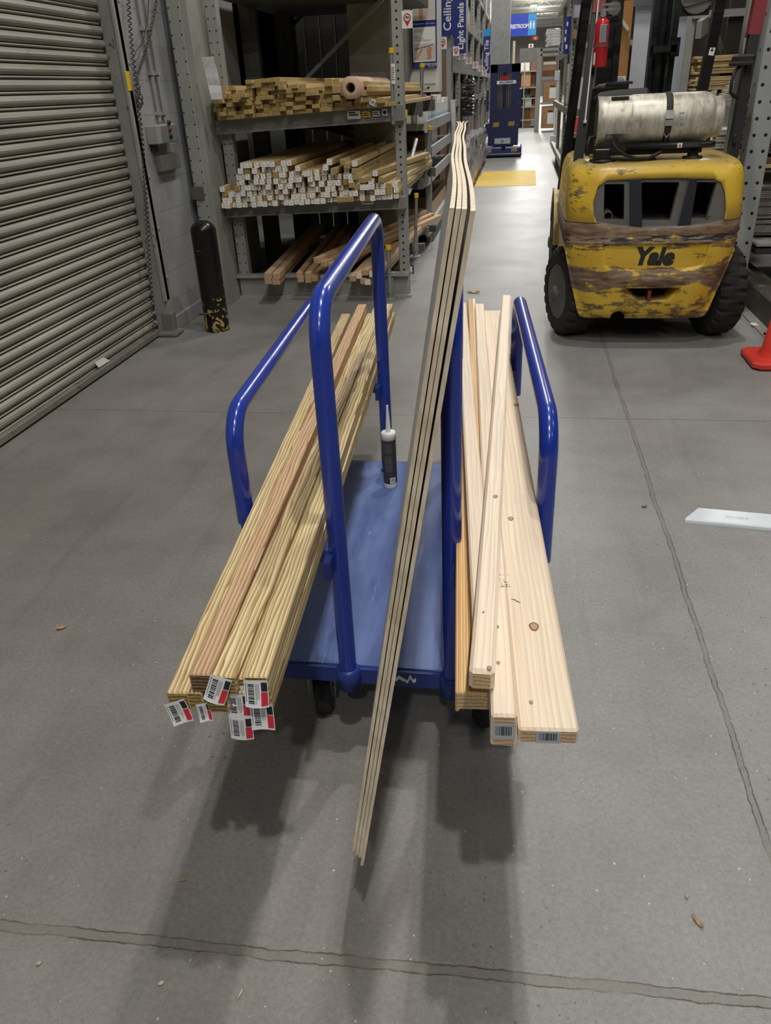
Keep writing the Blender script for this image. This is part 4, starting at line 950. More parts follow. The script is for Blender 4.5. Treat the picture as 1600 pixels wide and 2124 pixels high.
a_ = W(1372,100,6.86); mb = MB(); mb.tube([(a_.x, 6.87, .2), (a_.x, 6.87, 2.9)], .03, 12); mb.tube([(a_.x+.05, 6.87, 1.2), (a_.x+.055, 6.84, 1.7), (a_.x+.05, 6.87, 2.9)], .012, 8, 1); part('lift_cylinder', mb, [M_BLACK, plain('green_hose', lin(40,58,56), .5)], T)
mb = MB(); p = W(1395,98,6.82); mb.box(p.x-.12,p.x+.03,6.80,6.9,p.z-.03,p.z+.015); mb.box(p.x-.01,p.x+.05,6.8,6.86,p.z-.06,p.z+.06); mb.box(.5,1.2,6.95,7.05,.5,.62); part('mast_crossbar', mb, M_BLACK, T)
mb = MB(); mb.box(.36,1.24,7.1,7.16,.08,.55); part('fork_carriage', mb, M_BLACK, T)
for x_ in (.52,1.0): mb = MB(); mb.box(x_,x_+.1,7.16,7.20,.05,.55); mb.box(x_,x_+.1,7.16,8.2,.05,.085); part('fork', mb, M_BLACK, T)
# overhead guard
def leg(p, q, w_, h_, name='guard_leg', m=M_BLACK): mb = MB(); mb.beam(p, q, w_, h_, up=(0,1,0)); return part(name, mb, m, T)
l1 = leg(W(1166,392,6.5), W(1222,-40,6.45), .066, .08); l2 = leg(W(1198,345,5.32), W(1240,18,5.45), .056, .07)
l3 = leg(W(1455,196,6.5), W(1503,-40,6.45), .066, .08); l4 = leg(W(1518,328,5.34), W(1564,72,5.45), .056, .07)
M_RED2 = plain('dark_red_paint', lin(122,24,34), .45)
for a_, b_ in ((W(1240,30,5.44), W(1250,-45,5.47)), (W(1562,75,5.45), W(1585,-40,5.5))):
    leg(a_, b_, .068, .075, 'guard_corner', M_RED2)
tp = W(1250,-40,5.47).z
for q in range(6): mb = MB(); yy = 5.45+q*.22; mb.beam((.36,yy,tp), (1.36,yy,tp), .03, .05); part('guard_bar', mb, M_BLACK, T)
for x_ in (.36,1.36): mb = MB(); mb.beam((x_,5.4,tp), (x_,6.6,tp), .05, .06); part('guard_rail', mb, M_BLACK, T)
def sticker(P, pts, y, mi): pass
for P_, a_, b_ in ((l1, (1204,96), (1196,128)), (l3, (1484,80), (1475,115))):
    p, q = W(*a_, 6.44), W(*b_, 6.44); mb = MB(); mb.beam(p, q, .036, .003, up=(0,1,0))
    for f, s in ((.2,.009),(.75,.011)):
        c_ = p.lerp(q, f)+V((0,-.0026,0)); mb.add([c_+V((-s,0,0)), c_+V((s,0,0)), c_+V((0,0,s*2))], [(0,1,2)], 1)
    part('arrow_sticker', mb, [M_WHITE, M_INK], T, P=P_)
mb = MB(); mb.tube([W(1243,-10,5.36), W(1236,60,5.36), W(1226,140,5.34), W(1214,252,5.3)], .005, 6); mb.lathe([(.010,-.008),(.010,.008)], W(1214,252,5.3), n=8); part('white_cable', mb, M_WHITE, T, label='white cable hanging down the left rear leg')
mb = MB(); a_, b_ = W(1544,118,5.36), W(1540,128,5.36); mb.box(a_.x-.05,a_.x+.05,5.30,5.44,b_.z-.02,a_.z+.012,b=.01); mb.box(a_.x-.065,a_.x+.045,5.29,5.42,b_.z-.02,b_.z,b=.005); part('grab_collar', mb, M_BLACKM, T)
mb = MB(); mb.tube([W(1536,137,5.34), W(1524,150,5.3), W(1518,172,5.29), W(1516,192,5.29), W(1522,199,5.3), W(1532,203,5.34)], .010, 8); part('grab_handle', mb, M_BLACKM, T)
mb = MB()
for y_ in (283,294): mb.lathe([(.012,0),(.008,.012)], W(1526,y_,5.29), (0,-1,0), 10)
part('leg_bolts', mb, M_BLACKM, T)
for (x0_, y0_, x1_, y1_, Y_) in ((1260,-4,1290,37,5.6),(1412,-30,1485,14,5.6)):
    c_ = W((x0_+x1_)/2, (y0_+y1_)/2, Y_); hw = abs(W(x1_,y0_,Y_).x-W(x0_,y0_,Y_).x)/2; hh = abs(W(x0_,y0_,Y_).z-W(x0_,y1_,Y_).z)/2
    mb = MB(); mb.lathe([(hw*.9,.0),(hw*.85,.05),(hw*.3,.09)], c_+V((0,0,.0)), (0,1,0), 20); lp = part('work_lamp', mb, [M_CHROME], T)
    mb = MB(); mb.tube([V((c_.x+x, c_.y-.02, c_.z+z)) for x, z in rrect(-hw, hw, -hh, hh, hw*.35)]+[V((c_.x+hw, c_.y-.02, c_.z-hh+hw*.35))], .004, 6); part('lamp_guard', mb, M_BLACKM, T, P=lp)
    mb = MB(); mb.box(c_.x-hw*.8,c_.x+hw*.8,c_.y+.02,c_.y+.08,c_.z-hh-.04,c_.z-hh+.02); part('lamp_bracket', mb, M_BLACKM, T)
# parts of the tank mount
az = W(1370,247,5.1).z; AXY = 5.12
mb = MB(); z0 = 1.078
p = W(1262,322,5.05); q = W(1440,318,5.05)
mb.box(p.x-.07,q.x+.04,5.04,5.16,z0+.03,z0+.055,b=.004); part('tank_bracket', mb, M_BLACK, T)
for px_, r_ in ((1250,.075),(1436,.055)):
    c_ = W(px_,331,5.06); mb = MB(); mb.lathe([(r_,z0-c_.z),(r_,z0-c_.z+.012),(r_*.55,z0-c_.z+.016),(r_*.5,z0-c_.z+.05),(.0,z0-c_.z+.05)], c_, n=24); part('mount_foot', mb, M_BLACKM, T)
mb = MB(); p = W(1232,322,5.04); mb.box(p.x-.0,p.x+.09,5.0,5.12,z0+.012,z0+.07,b=.006); part('swing_block', mb, M_BLACK, T)
mb = MB(); mb.tube([W(1219,322,5.03), W(1219,300,5.03), W(1224,286,5.05), W(1236,284,5.08)], .010, 8)
for k in range(4): c_ = W(1219,321-k*7,5.03); mb.lathe([(.014,-.005),(.014,.005)], c_, n=10)
part('hose_fitting', mb, M_BLACKM, T)
mb = MB(); a_, b_ = W(1300,304,5.02), W(1483,299,5.02); a_.z = b_.z = (a_.z+b_.z)/2; mb.lathe([(.01,0),(.019,.004),(.019,b_.x-a_.x-.03),(.016,b_.x-a_.x),(.01,b_.x-a_.x)], a_, (1,0,0), 20); gs = part('gas_strut', mb, M_BLACK, T)
mb = MB(); c_ = W(1411,302,5.0); x_ = c_.x
for x0_, x1_, mi in ((x_-.014,x_+.012,0),(x_+.016,x_+.115,1)): mb.box(x0_,x1_,a_.y-.0205,a_.y-.0195,a_.z-.012,a_.z+.012,mi)
mb.add([V((x_-.008,a_.y-.021,a_.z-.008)),V((x_+.007,a_.y-.021,a_.z-.008)),V((x_+.004,a_.y-.021,a_.z+.001)),V((x_,a_.y-.021,a_.z+.008)),V((x_-.004,a_.y-.021,a_.z+.001))], [(0,1,2,3,4)], 2)
for k in range(3): mb.quad((x_+.02,a_.y-.021,a_.z+.006-k*.006),(x_+.10,a_.y-.021,a_.z+.006-k*.006),(x_+.10,a_.y-.021,a_.z+.0075-k*.006),(x_+.02,a_.y-.021,a_.z+.0075-k*.006),3)
part('warning_sticker', mb, [M_WHITE, M_BLACKM, M_RED, M_GREYINK], T, P=gs, label='white and black warning sticker with a red flame')
mb = MB(); mb.tube([W(1272,297,4.99), W(1278,307,4.98), W(1294,320,4.98), W(1320,329,4.98), W(1345,328,4.99), W(1362,320,5.0), W(1374,313,5.02)], .010, 8); part('fuel_hose', mb, M_BLACK, T)
mb = MB(); mb.tube([W(1253,326,5.02), W(1290,330,5.01), W(1330,333,5.01), W(1360,330,5.02)], .010, 8); part('fuel_hose', mb, M_BLACKM, T)
# propane tank (lifts off)
t = NT('scuffed_aluminium'); o_ = t.obj(); sc_ = t.noise(t.map(o_, (16,5,5)), 2.0, 6, .75); bl = t.noise(o_, 9, 4, .7)
cc = t.ramp(sc_, (.3, lin(150,144,134)), (.45, lin(192,186,170)), (.6, lin(218,214,202)), (.75, lin(170,160,138)))
cc = t.mix(t.ramp(t.noise(o_, 24, 4, .7), (.6, 0.0), (.68, .5)), cc, lin(108,108,126)); cc = t.mix(t.ramp(bl, (.55, 0.0), (.75, .5)), cc, lin(120,112,110))
M_TANK = t.out(cc, t.ramp(sc_, (.3, .36), (.7, .55)), .45, .5)
xl, xr = W(1238,247,5.1).x, W(1497,238,5.1).x; R = .131
T2 = thing('propane_tank', 'scuffed silver propane tank strapped across the back of the forklift', 'gas tank', ((xl+xr)/2, AXY, az-R))
L_ = xr-xl; ax0 = V((xl, AXY, az))
mb = MB(); mb.lathe([(.02,.10),(.08,.115),(.118,.15),(R,.20),(R,L_-.10),(R*.95,L_-.072),(R*.80,L_-.045),(R*.5,L_-.03),(.01,L_-.028)], ax0, (1,0,0), 48, caps=False); tb = part('tank_body', mb, M_TANK, T2)
mb = MB(); n = 48; rc = R*.955
vs = []
for xq, rq in ((0,rc),(.004,rc+.004),(.05,rc+.001),(.19,rc+.001)):
    vs += [ax0+V((xq, math.cos(2*PI*k/n)*rq, math.sin(2*PI*k/n)*rq)) for k in range(n)]
fs = []
for i in range(3):
    for k in range(n):
        a_ = 2*PI*(k+.5)/n
        if i >= 1 and i < 3 and abs((a_-PI*1.26+PI)%(2*PI)-PI) < .30 and i == 2: continue
        fs.append((i*n+k, (i+1)*n+k, (i+1)*n+(k+1)%n, i*n+(k+1)%n))
mb.add(vs, fs, 0, True); part('collar', mb, M_TANK, T2, label='left collar ring with a cut-out for the valve')
mb = MB(); mb.lathe([(R*.80,L_-.07),(R*.80,L_-.004),(R*.78,L_),(R*.72,L_)], ax0, (1,0,0), 40, caps=False); part('foot_ring', mb, M_TANK, T2)
mb = MB(); p = ax0+V((.075, -.05, -.07)); mb.tube([ax0+V((.10,0,0)), ax0+V((.05,-.03,-.04)), p], .014, 10); mb.lathe([(.016,0),(.016,.03)], p, (0,-1,-.4), 8); part('valve', mb, M_GALV, T2)
xs_ = W(1388,247,5.0).x; mb = MB(); mb.lathe([(R+.002,-.018),(R+.005,-.016),(R+.005,.016),(R+.002,.018)], V((xs_, AXY, az)), (1,0,0), 48, caps=False); st = part('strap', mb, M_DARK, T2)
mb = MB()
for z0_, z1_ in ((.005,.048),(-.030,.0)): 
    for sgn in (0,): 
        ang = lambda z: -math.sqrt(max(0,(R+.009)**2-z*z)); mb.hexa([V((xs_+dx, AXY+ang(z)+dy, az+z)) for z in (z0_, z1_) for dx, dy in ((-.021,-.006),(.021,-.006),(.021,.0),(-.021,.0))])
mb.tube([V((xs_-.016, AXY-R*.93, az-.03)), V((xs_-.014, AXY-R*.86, az-.075)), V((xs_, AXY-R*.80, az-.09)), V((xs_+.014, AXY-R*.86, az-.075)), V((xs_+.016, AXY-R*.93, az-.03))], .004, 6)
mb.tube([V((xs_, AXY-R*.80, az-.09)), V((xs_, AXY-R*.6, az-.115))], .006, 6)
part('strap_buckle', mb, M_CHROME, T2, P=st)
mb = MB(); 
for k, ch_ in enumerate(('C','9','-','S')):
    z = -.055+.028*k; y = -math.sqrt((R+.0008)**2-z*z)
    M_ = facing((xs_+.075, AXY+y, az+z), (.15,0,1), (-1,-.2*k/4,.15)); M_ = facing((xs_+.078-.004*k, AXY+y-.001, az+z), V((.1,-z/R,1)), V((-1,0,.1)))
    text_mb(mb, ch_, .034, M_, 0)
part('hand_lettering', mb, plain('faded_blue_ink', lin(84,92,150), .6), T2, P=tb, label='faded blue hand lettering')
mb = MB(); p = V((xl+.07, AXY-.03, az+rc-.001)); mb.box(p.x,p.x+.095,AXY-.075,AXY-.02,p.z-.012,p.z+.0); part('tape_patch', mb, M_DARK, T2)
# fire extinguisher
c0 = W(1241,139,5.28); c1 = W(1248,36,5.28); hz = c1.z-c0.z
T3 = thing('fire_extinguisher', 'red fire extinguisher hung on the left rear leg of the forklift', 'fire extinguisher', (c0.x+.008, 5.30, c0.z))
ex = T3.location; r = .040
mb = MB(); mb.lathe([(r*.9,0),(r,.006),(r,hz*.86),(r*.85,hz*.94),(r*.4,hz)], ex, n=28); bd = part('cylinder', mb, plain('extinguisher_red', lin(190,30,40), .3), T3)
mb = MB(); mb.lathe([(.014,hz),(.014,hz+.03)], ex, n=12); mb.box(ex.x-.012,ex.x+.05,ex.y-.01,ex.y+.01,ex.z+hz+.03,ex.z+hz+.042); mb.box(ex.x-.012,ex.x+.055,ex.y-.01,ex.y+.01,ex.z+hz+.055,ex.z+hz+.066); mb.lathe([(.016,0),(.016,.012)], ex+V((0,-.012,hz+.015)), (0,-1,0), 12); part('valve_head', mb, M_CHROME, T3)
mb = MB(); mb.lathe([(r+.003,hz*.40),(r+.003,hz*.48)], ex, n=28, caps=False); part('bracket_band', mb, plain('band_red_grey', lin(140,70,66), .4), T3)
mb = MB(); k = 8
vs = [ex+V(((r+.0012)*math.sin(q), -(r+.0012)*math.cos(q), z)) for q in [-.35+1.1*i/k for i in range(k+1)] for z in (hz*.50, hz*.86)]
mb.add(vs, [(2*i,2*i+2,2*i+3,2*i+1) for i in range(k)], 0)
for j in range(9):
    z = hz*(.53+.036*j); vs = [ex+V(((r+.002)*math.sin(q), -(r+.002)*math.cos(q), zz)) for q in [-.28+.7*i/4 for i in range(5)] for zz in (z, z+.004)]; mb.add(vs, [(2*i,2*i+2,2*i+3,2*i+1) for i in range(4)], 1)
for j in range(6):
    z = hz*(.52+.055*j); vs = [ex+V(((r+.002)*math.sin(q), -(r+.002)*math.cos(q), zz)) for q in [.55+.15*i/2 for i in range(3)] for zz in (z, z+.012)]; mb.add(vs, [(2*i,2*i+2,2*i+3,2*i+1) for i in range(2)], 2)
part('instruction_label', mb, [plain('label_silver', lin(168,168,170), .5), M_GREYINK, M_INK], T3, P=bd)
mb = MB(); a_ = ex; vs = [a_+V(((r+.001)*math.sin(q), -(r+.001)*math.cos(q), z)) for q in (-1.25,-1.0,-.75) for z in (hz*.05, hz*.30)]; mb.add(vs, [(0,2,3,1),(2,4,5,3)]); part('white_label', mb, M_WHITE, T3, P=bd)
# ================================================================ right-hand racking
def bx(mb, px0, py0, px1, py1, Y, depth, mi=0, b=0.0):
    xm, ym = (px0+px1)/2, (py0+py1)/2
    mb.box(W(px0,ym,Y).x, W(px1,ym,Y).x, Y, Y+depth, W(xm,py1,Y).z, W(xm,py0,Y).z, mi, b); return mb
T = thing('cantilever_rack', 'tall grey rack with large-holed posts on the far right, behind the forklift', 'rack', (1.75,6.4,0))
def bigpost(x0, x1, y0, y1, z0, z1):
    mb = MB(); mb.box(x0,x1,y0,y1,z0,z1,b=.004); z = z0+.10; k = 0
    while z < z1-.05:
        for f, dz in ((.22,0),(.74,.0)):
            mb.lathe([(.0115,-.0006),(.0115,.0004)], (x0+(x1-x0)*f, y0, z+dz), (0,-1,0), 12, 1)
        if k % 2 == 0: mb.lathe([(.0115,-.0006),(.0115,.0004)], (x0, (y0+y1)/2, z), (-1,0,0), 12, 1)
        z += .1016; k += 1
    return mb
part('upright', bigpost(1.555,1.70,6.20,6.36,.10,3.2), [worn('cool_grey_paint', lin(158,162,163), lin(110,106,100), .5, 0, .25, 12), M_HOLE], T)
mb = MB(); mb.box(1.47,1.55,6.40,6.50,.1,3.2); part('upright', mb, M_RACK, T)
mb = MB(); mb.box(2.6,2.75,6.3,6.45,.1,3.2); part('upright', mb, M_RACK, T)
M_BASE = worn('dark_base_beam', lin(74,68,62), lin(120,110,98), .6, 0, .34, 9)
mb = MB(); mb.box(1.655,1.83,4.75,6.9,.0,.185,b=.012); part('base_beam', mb, M_BASE, T)
mb = MB(); mb.box(1.585,1.655,5.15,6.9,0,.012); part('floor_plate', mb, M_RACK, T)
mb = MB(); p = F(1565,672,.014); mb.box(p.x-.02,p.x+.02,p.y-.03,p.y+.03,.0121,.0135); bars(1)(mb,p.x-.018,p.x+.018,.0121,.0134,p.y-.031); part('torn_label', mb, [M_WHITE, M_INK], T)
mb = MB(); mb.lathe([(.014,0),(.012,.012)], F(1588,694,.012), n=6); part('anchor_bolt', mb, M_DARK, T)
for z0, z1 in ((.33,.37),(.385,.40)): mb = MB(); mb.box(1.72,3.2,6.15,7.3,z0,z1); part('shelf_deck', mb, M_RACK if z0 > .35 else M_DARK, T)
# sheet goods in layers, at the right frame edge
lay = plain('sheet_edges', lin(132,128,122), .7, var=.15, scale=30); brn = plain('brown_sheet', lin(112,84,62), .7)
mb = MB(); r_ = random.Random(8); z = .42; k = 0
while z < .76: mb.box(1.735+r_.uniform(0,.02),3.2,6.38+r_.uniform(0,.03),7.4,z,z+.010); z += .0125; k += 1
o = single('panel_stack', mb, lay, 'stack of thin grey sheets on the low shelf behind the holed post at right', 'sheet stack'); o['kind'] = 'stuff'
mb = MB(); z = .98
while z < 1.26: mb.box(1.735+r_.uniform(0,.02),3.2,6.40+r_.uniform(0,.03),7.4,z,z+.017); z += .021
o = single('panel_stack', mb, plain('dark_sheet_edges', lin(86,80,74), .7, var=.2, scale=30), 'stack of dark brown sheets on the upper shelf behind the holed post', 'sheet stack'); o['kind'] = 'stuff'
mb = MB(); mb.box(1.735,3.2,6.36,7.4,.915,.955); mb.box(1.735,3.2,6.36,7.4,.89,.915,1); single('plank', mb, [brn, W_RACK], 'brown plank edge below the dark sheets at the right frame edge', 'plank')
mb = MB(); mb.box(1.9,3.3,9.0,9.05,0,3.2); part('back_panel_or_shade', mb, plain('dark_back', lin(44,42,40), .8), T)
# bay facing us behind the forklift: shelves of boards, white trim, perforated frame
T = thing('board_rack', 'grey rack bay of yellowish boards lying crosswise, seen behind the forklift guard', 'rack', (2.0,9.2,0))
Yb = 9.0
for px0, px1 in ((1428,1442),(1545,1560)):
    a, b = W(px0,60,Yb), W(px1,60,Yb); mb = MB(); mb.box(a.x,b.x,Yb,Yb+.1,0,3.6); part('upright', mb, M_RACK, T)
for py0, py1 in ((18,34),(206,222)):
    mb = MB(); bx(mb, 1440, py0, 1600, py1, Yb-.06, .06); part('beam', mb, M_RACK, T)
mb = MB(); mb.beam(W(1500,110,Yb+.5), W(1535,40,Yb+.5), .06,.04); part('brace', mb, M_RACKD, T)
mb = MB(); mb.beam(W(1500,110,Yb+.5), W(1485,66,Yb+.5), .06,.04); part('brace', mb, M_RACKD, T)
mb = MB(); mb.box(W(1430,60,Yb+1.3).x, 4.2, Yb+1.3, Yb+1.35, 0, 4.0); part('back_panel_or_shade', mb, plain('dark_back', lin(50,44,40), .8), T)
mb = MB(); mb.beam(W(1450,62,Yb-.3), W(1482,38,Yb+.3), .05,.14); part('side_beam', mb, M_RACK, T)
r_ = random.Random(21)
for g, (py0, py1, nrow) in enumerate(((114,152,6),(157,185,6))):
    z1, z0 = W(1500,py0,Yb-.1).z, W(1500,py1,Yb-.1).z; h = (z1-z0)/nrow
    for i in range(nrow):
        for j in range(2):
            x0 = W(1432,130,Yb).x+r_.uniform(0,.07); y = Yb-.12+j*.16+r_.uniform(-.015,.015); z = z0+i*h
            p = V((x0+1.0+r_.uniform(0,.1), y, z)); mb_l = 2.2
            o = board('crosswise_board', V((x0, y, z)), V((x0+2.0, y, z)), .14, h*.9, [W_RACK, E_RACK], 'cb%d'%g, ('yellowish board lying crosswise in the upper pile behind the forklift','yellowish board lying crosswise in the lower pile behind the forklift')[g], 'board', ('upper crosswise pile behind the forklift','lower crosswise pile behind the forklift')[g], L=2.0)
M_TRIMW = plain('primed_trim', lin(196,192,182), .6)
for g, (cx_, py0, py1, n_, lab) in enumerate(((1528,168,228,7,'white primed trim board in the leaning bundle right of the propane tank'),)):
    z1, z0 = W(cx_,py0,8.2).z, W(cx_,py1,8.2).z; h = (z1-z0)/n_; x0 = W(1512,200,8.2).x
    for i in range(n_):
        p = V((x0+.02*i, 8.2, z0+i*h)); board('trim_board', p, p+V((0.35,2.4,0)), .20, h*.92, [M_TRIMW, M_TRIMW], 'tw', lab, 'trim board', 'white trim bundle right of the tank', L=2.4)
for i in range(8):
    p = W(1488+ (i%2)*12+ (i//2)*3, 318-7*i, 7.6); p.z -= .02; board('lap_board', p, p+V((.5,2.2,0)), .16, .022, [M_TRIMW, M_TRIMW], 'lb', 'cream lapped board in the small pile just right of the gas strut', 'trim board', 'cream lapped boards behind the forklift', L=2.2)
mb = MB(); bx(mb, 1480, 222, 1516, 262, 8.0, .05); single('shelf_end', mb, M_RACK, 'grey slanted shelf end below the white trim bundle', 'shelf end')
# end panels seen through the overhead guard
mb = MB(); bx(mb, 1312, 8, 1352, 200, 10.5, .04); single('display_board', mb, plain('pale_blue_grey', lin(196,202,208), .5, var=.03), 'pale grey display panel left of the forklift mast', 'panel')
mb = MB(); bx(mb, 1392, 8, 1438, 200, 10.5, .04); single('display_board', mb, plain('pale_blue_grey_dim', lin(186,192,200), .5, var=.03), 'pale grey display panel right of the forklift mast', 'panel')
mb = MB(); bx(mb, 1316, -10, 1440, 10, 10.4, .08); single('panel_header', mb, plain('dark_grey_header', lin(92,96,104), .6), 'dark grey header strip above the pale display panels', 'header')
T = thing('pegboard_end', 'brown pegboard rack end with pale frame beside the fire extinguisher', 'rack end', W(1290,180,9.6))
mb = MB(); bx(mb, 1280, -5, 1308, 168, 9.6, .03); part('pegboard', mb, plain('pegboard_brown', lin(170,122,66), .7), T)
mb = MB(); bx(mb, 1268, -5, 1281, 215, 9.58, .06); part('frame_post', mb, plain('frame_cream', lin(176,160,138), .6), T)
mb = MB(); mb.beam(W(1287,38,9.55), W(1304,62,9.55), .04,.03); part('brace', mb, plain('brace_cream', lin(196,188,170), .6), T)
card(1279,158,1298,176,9.5795,[M_WHITE,M_SKYB,M_GREYINK],'hang_tag_card','white hang card with blue print left of the propane tank','card', lambda mb,x0,x1,z0,z1,y: (mb.quad((x0+.01,y,z0+.02),(x1-.01,y,z0+.02),(x1-.01,y,z0+.04),(x0+.01,y,z0+.04),1), lines(2,2,.5,.9)(mb,x0,x1,z0,z1,y)))
# ---- traffic cone and corner strip
T = thing('traffic_cone', 'orange-red traffic cone at the right edge of the picture', 'cone', (1.535,4.66,0))
c_ = (1.535,4.66,0); M_CONE = worn('cone_orange', lin(226,66,52), lin(150,60,50), .45, 0, .24, 20)
mb = MB()
h_ = .175
def octo(h, k, z): return [(c_[0]+x, c_[1]+y, z) for x, y in ((-h,-h+k),(-h+k,-h),(h-k,-h),(h,-h+k),(h,h-k),(h-k,h),(-h+k,h),(-h,h-k))]
rs = [octo(h_-.012,.035,.004), octo(h_,.035,.014), octo(h_,.035,.036), octo(h_-.012,.035,.044), octo(h_-.05,.03,.046)]
vs = [p for r in rs for p in r]; mb.add(vs, [(i*8+k, i*8+(k+1)%8, (i+1)*8+(k+1)%8, (i+1)*8+k) for i in range(4) for k in range(8)]+[tuple(range(8))[::-1], tuple(32+k for k in range(8))]); part('base', mb, M_CONE, T)
mb = MB(); mb.lathe([(.118,.044),(.112,.058),(.10,.075),(.026,.70),(.020,.71)], c_, n=32); part('cone_body', mb, M_CONE, T)
a, b = F(1421,1081,.02), F(1600,1098,.02)
d = (V((1.35, (b.y-a.y)/(b.x-a.x)*(1.35-a.x)+a.y, 0))-V((a.x,a.y,0))).normalized(); s = V((-d.y, d.x, 0)); L_ = 1.2
mb = MB(); p0 = F(1420,1084,.0)
prof_ = [(0,.0),(.003,.009),(.009,.012),(.108,.012),(.115,.009),(.118,.0)]
def cp(u, k): 
    x_, z_ = prof_[k]; cutb = max(0, (x_-.060))*1.1 if u < .5 else 0
    return V((p0.x,p0.y,0))+d*(u if u > .5 else cutb+.002)+s*x_+V((0,0,z_+.001))
vs = [cp(u, k) for u in (0, L_) for k in range(6)]+[cp(u, k)-V((0,0,.0022)) for u in (0, L_) for k in range(6)]
mb.add(vs, [(k, 6+k, 7+k, k+1) for k in range(5)]); mb.add(vs, [(12+k, 13+k, 19+k, 18+k) for k in range(5)]); mb.add(vs, [(k, k+1, 13+k, 12+k) for k in range(5)]+[(0,12,18,6),(5,11,23,17)])
text_mb(mb, 'BIGSTICK', .020, facing(V((p0.x,p0.y,.0136))+d*.19+s*.056, -d, -s), 1)
single('edge_guard', mb, [plain('milky_plastic', lin(222,230,236), .25, var=.04), plain('emboss_grey', lin(176,188,198), .3, var=.02)], 'long milky plastic channel lying on the concrete at the right edge', 'plastic channel')
# ---- litter on the floor
def leaf(px, py, s, col, label, rz, cat='leaf', lx=1.0):
    c = F(px, py, 0); mb = MB(); r = random.Random(int(px)); n = 7
    pts = []
    for i in range(n):
        f = i/(n-1); w_ = s*(.12+.5*math.sin(PI*f)**.8)*lx*r.uniform(.75,1.15)
        pts.append((V(((f-.5)*2*s, -w_, .004+s*.20*abs(math.sin(f*5)))), V(((f-.5)*2*s, 0, .003+s*.08*math.sin(f*7+1)**2)), V(((f-.5)*2*s, w_, .004+s*.28*abs(math.cos(f*4))))))
    vs = [q for t3 in pts for q in t3]; mb.add(vs, [f for i in range(n-1) for f in ((i*3,i*3+3,i*3+4,i*3+1),(i*3+1,i*3+4,i*3+5,i*3+2))], 0, True)
    o = obj(cat.replace(' ','_'), mb.mesh(cat, plain('leaf_%d'%px, col, .7, var=.25, scale=60))); o.location = c; o.rotation_euler = (0,0,rz); tag(o, label, cat)
leaf(128,1304,.017,lin(170,140,100),'dry tan leaf on the bare floor left of the cart',.4)
leaf(982,607,.055,lin(186,162,132),'crumpled dry leaf on the floor beyond the cart, near the yellow marking',-.2, lx=.9)
leaf(1447,1914,.016,lin(176,142,108),'tan wood splinter on the floor at lower right',-1.0,'splinter',.45)
leaf(379,1828,.006,lin(168,120,92),'small reddish chip on the floor near the cart shadow',.2,'chip')
leaf(1337,1052,.012,lin(120,116,106),'grey scrap on the floor between the cart and the plastic channel',.3,'scrap')
leaf(500,2063,.010,lin(190,184,168),'pale sliver at the very bottom of the floor, left of centre',1.4,'sliver',.3)
leaf(335,2042,.006,lin(190,184,168),'pale chip below the floor joint at lower left',.6,'chip')
leaf(82,2000,.006,lin(170,166,156),'pale fleck below the floor joint near the left edge',.6,'chip')
leaf(1425,1860,.007,lin(170,160,130),'yellowish fleck above the tan splinter at lower right',1.2,'chip')
leaf(418,652,.05,lin(110,108,104),'dirty plastic scrap at the wall foot behind the bollard',.2,'scrap')
# ================================================================ the aisle beyond: left-hand racking
def box_thing(name, px0, py0, px1, py1, Y, depth, mats, label, cat, b=0.0, deco=None, group=None):
    mb = MB(); bx(mb, px0, py0, px1, py1, Y, depth, 0, b)
    if deco:
        xm, ym = (px0+px1)/2, (py0+py1)/2
        deco(mb, W(px0,ym,Y).x, W(px1,ym,Y).x, W(xm,py1,Y).z, W(xm,py0,Y).z, Y-.003)
    return single(name, mb, mats, label, cat, group)
M_CAB = plain('cabinet_white', lin(214,212,204), .6, var=.04)
T = thing('display_cabinet', 'white tall display end with a framed poster, beyond the lumber rack', 'display', W(875,230,9.2))
mb = MB(); a, b = W(838,100,9.2), W(911,100,9.2); mb.box(a.x, b.x, 9.2, 9.5, 1.46, 4.0); part('cabinet_body', mb, M_CAB, T)
mb = MB(); bx(mb, 875, 154, 904, 174, 9.18, .02, 0, .004); part('wall_plate', mb, M_CAB, T)
mb = MB(); mb.lathe([(.012,0),(.012,.01)], W(889,182,9.2), (0,-1,0), 12); part('lock', mb, M_DARK, T)
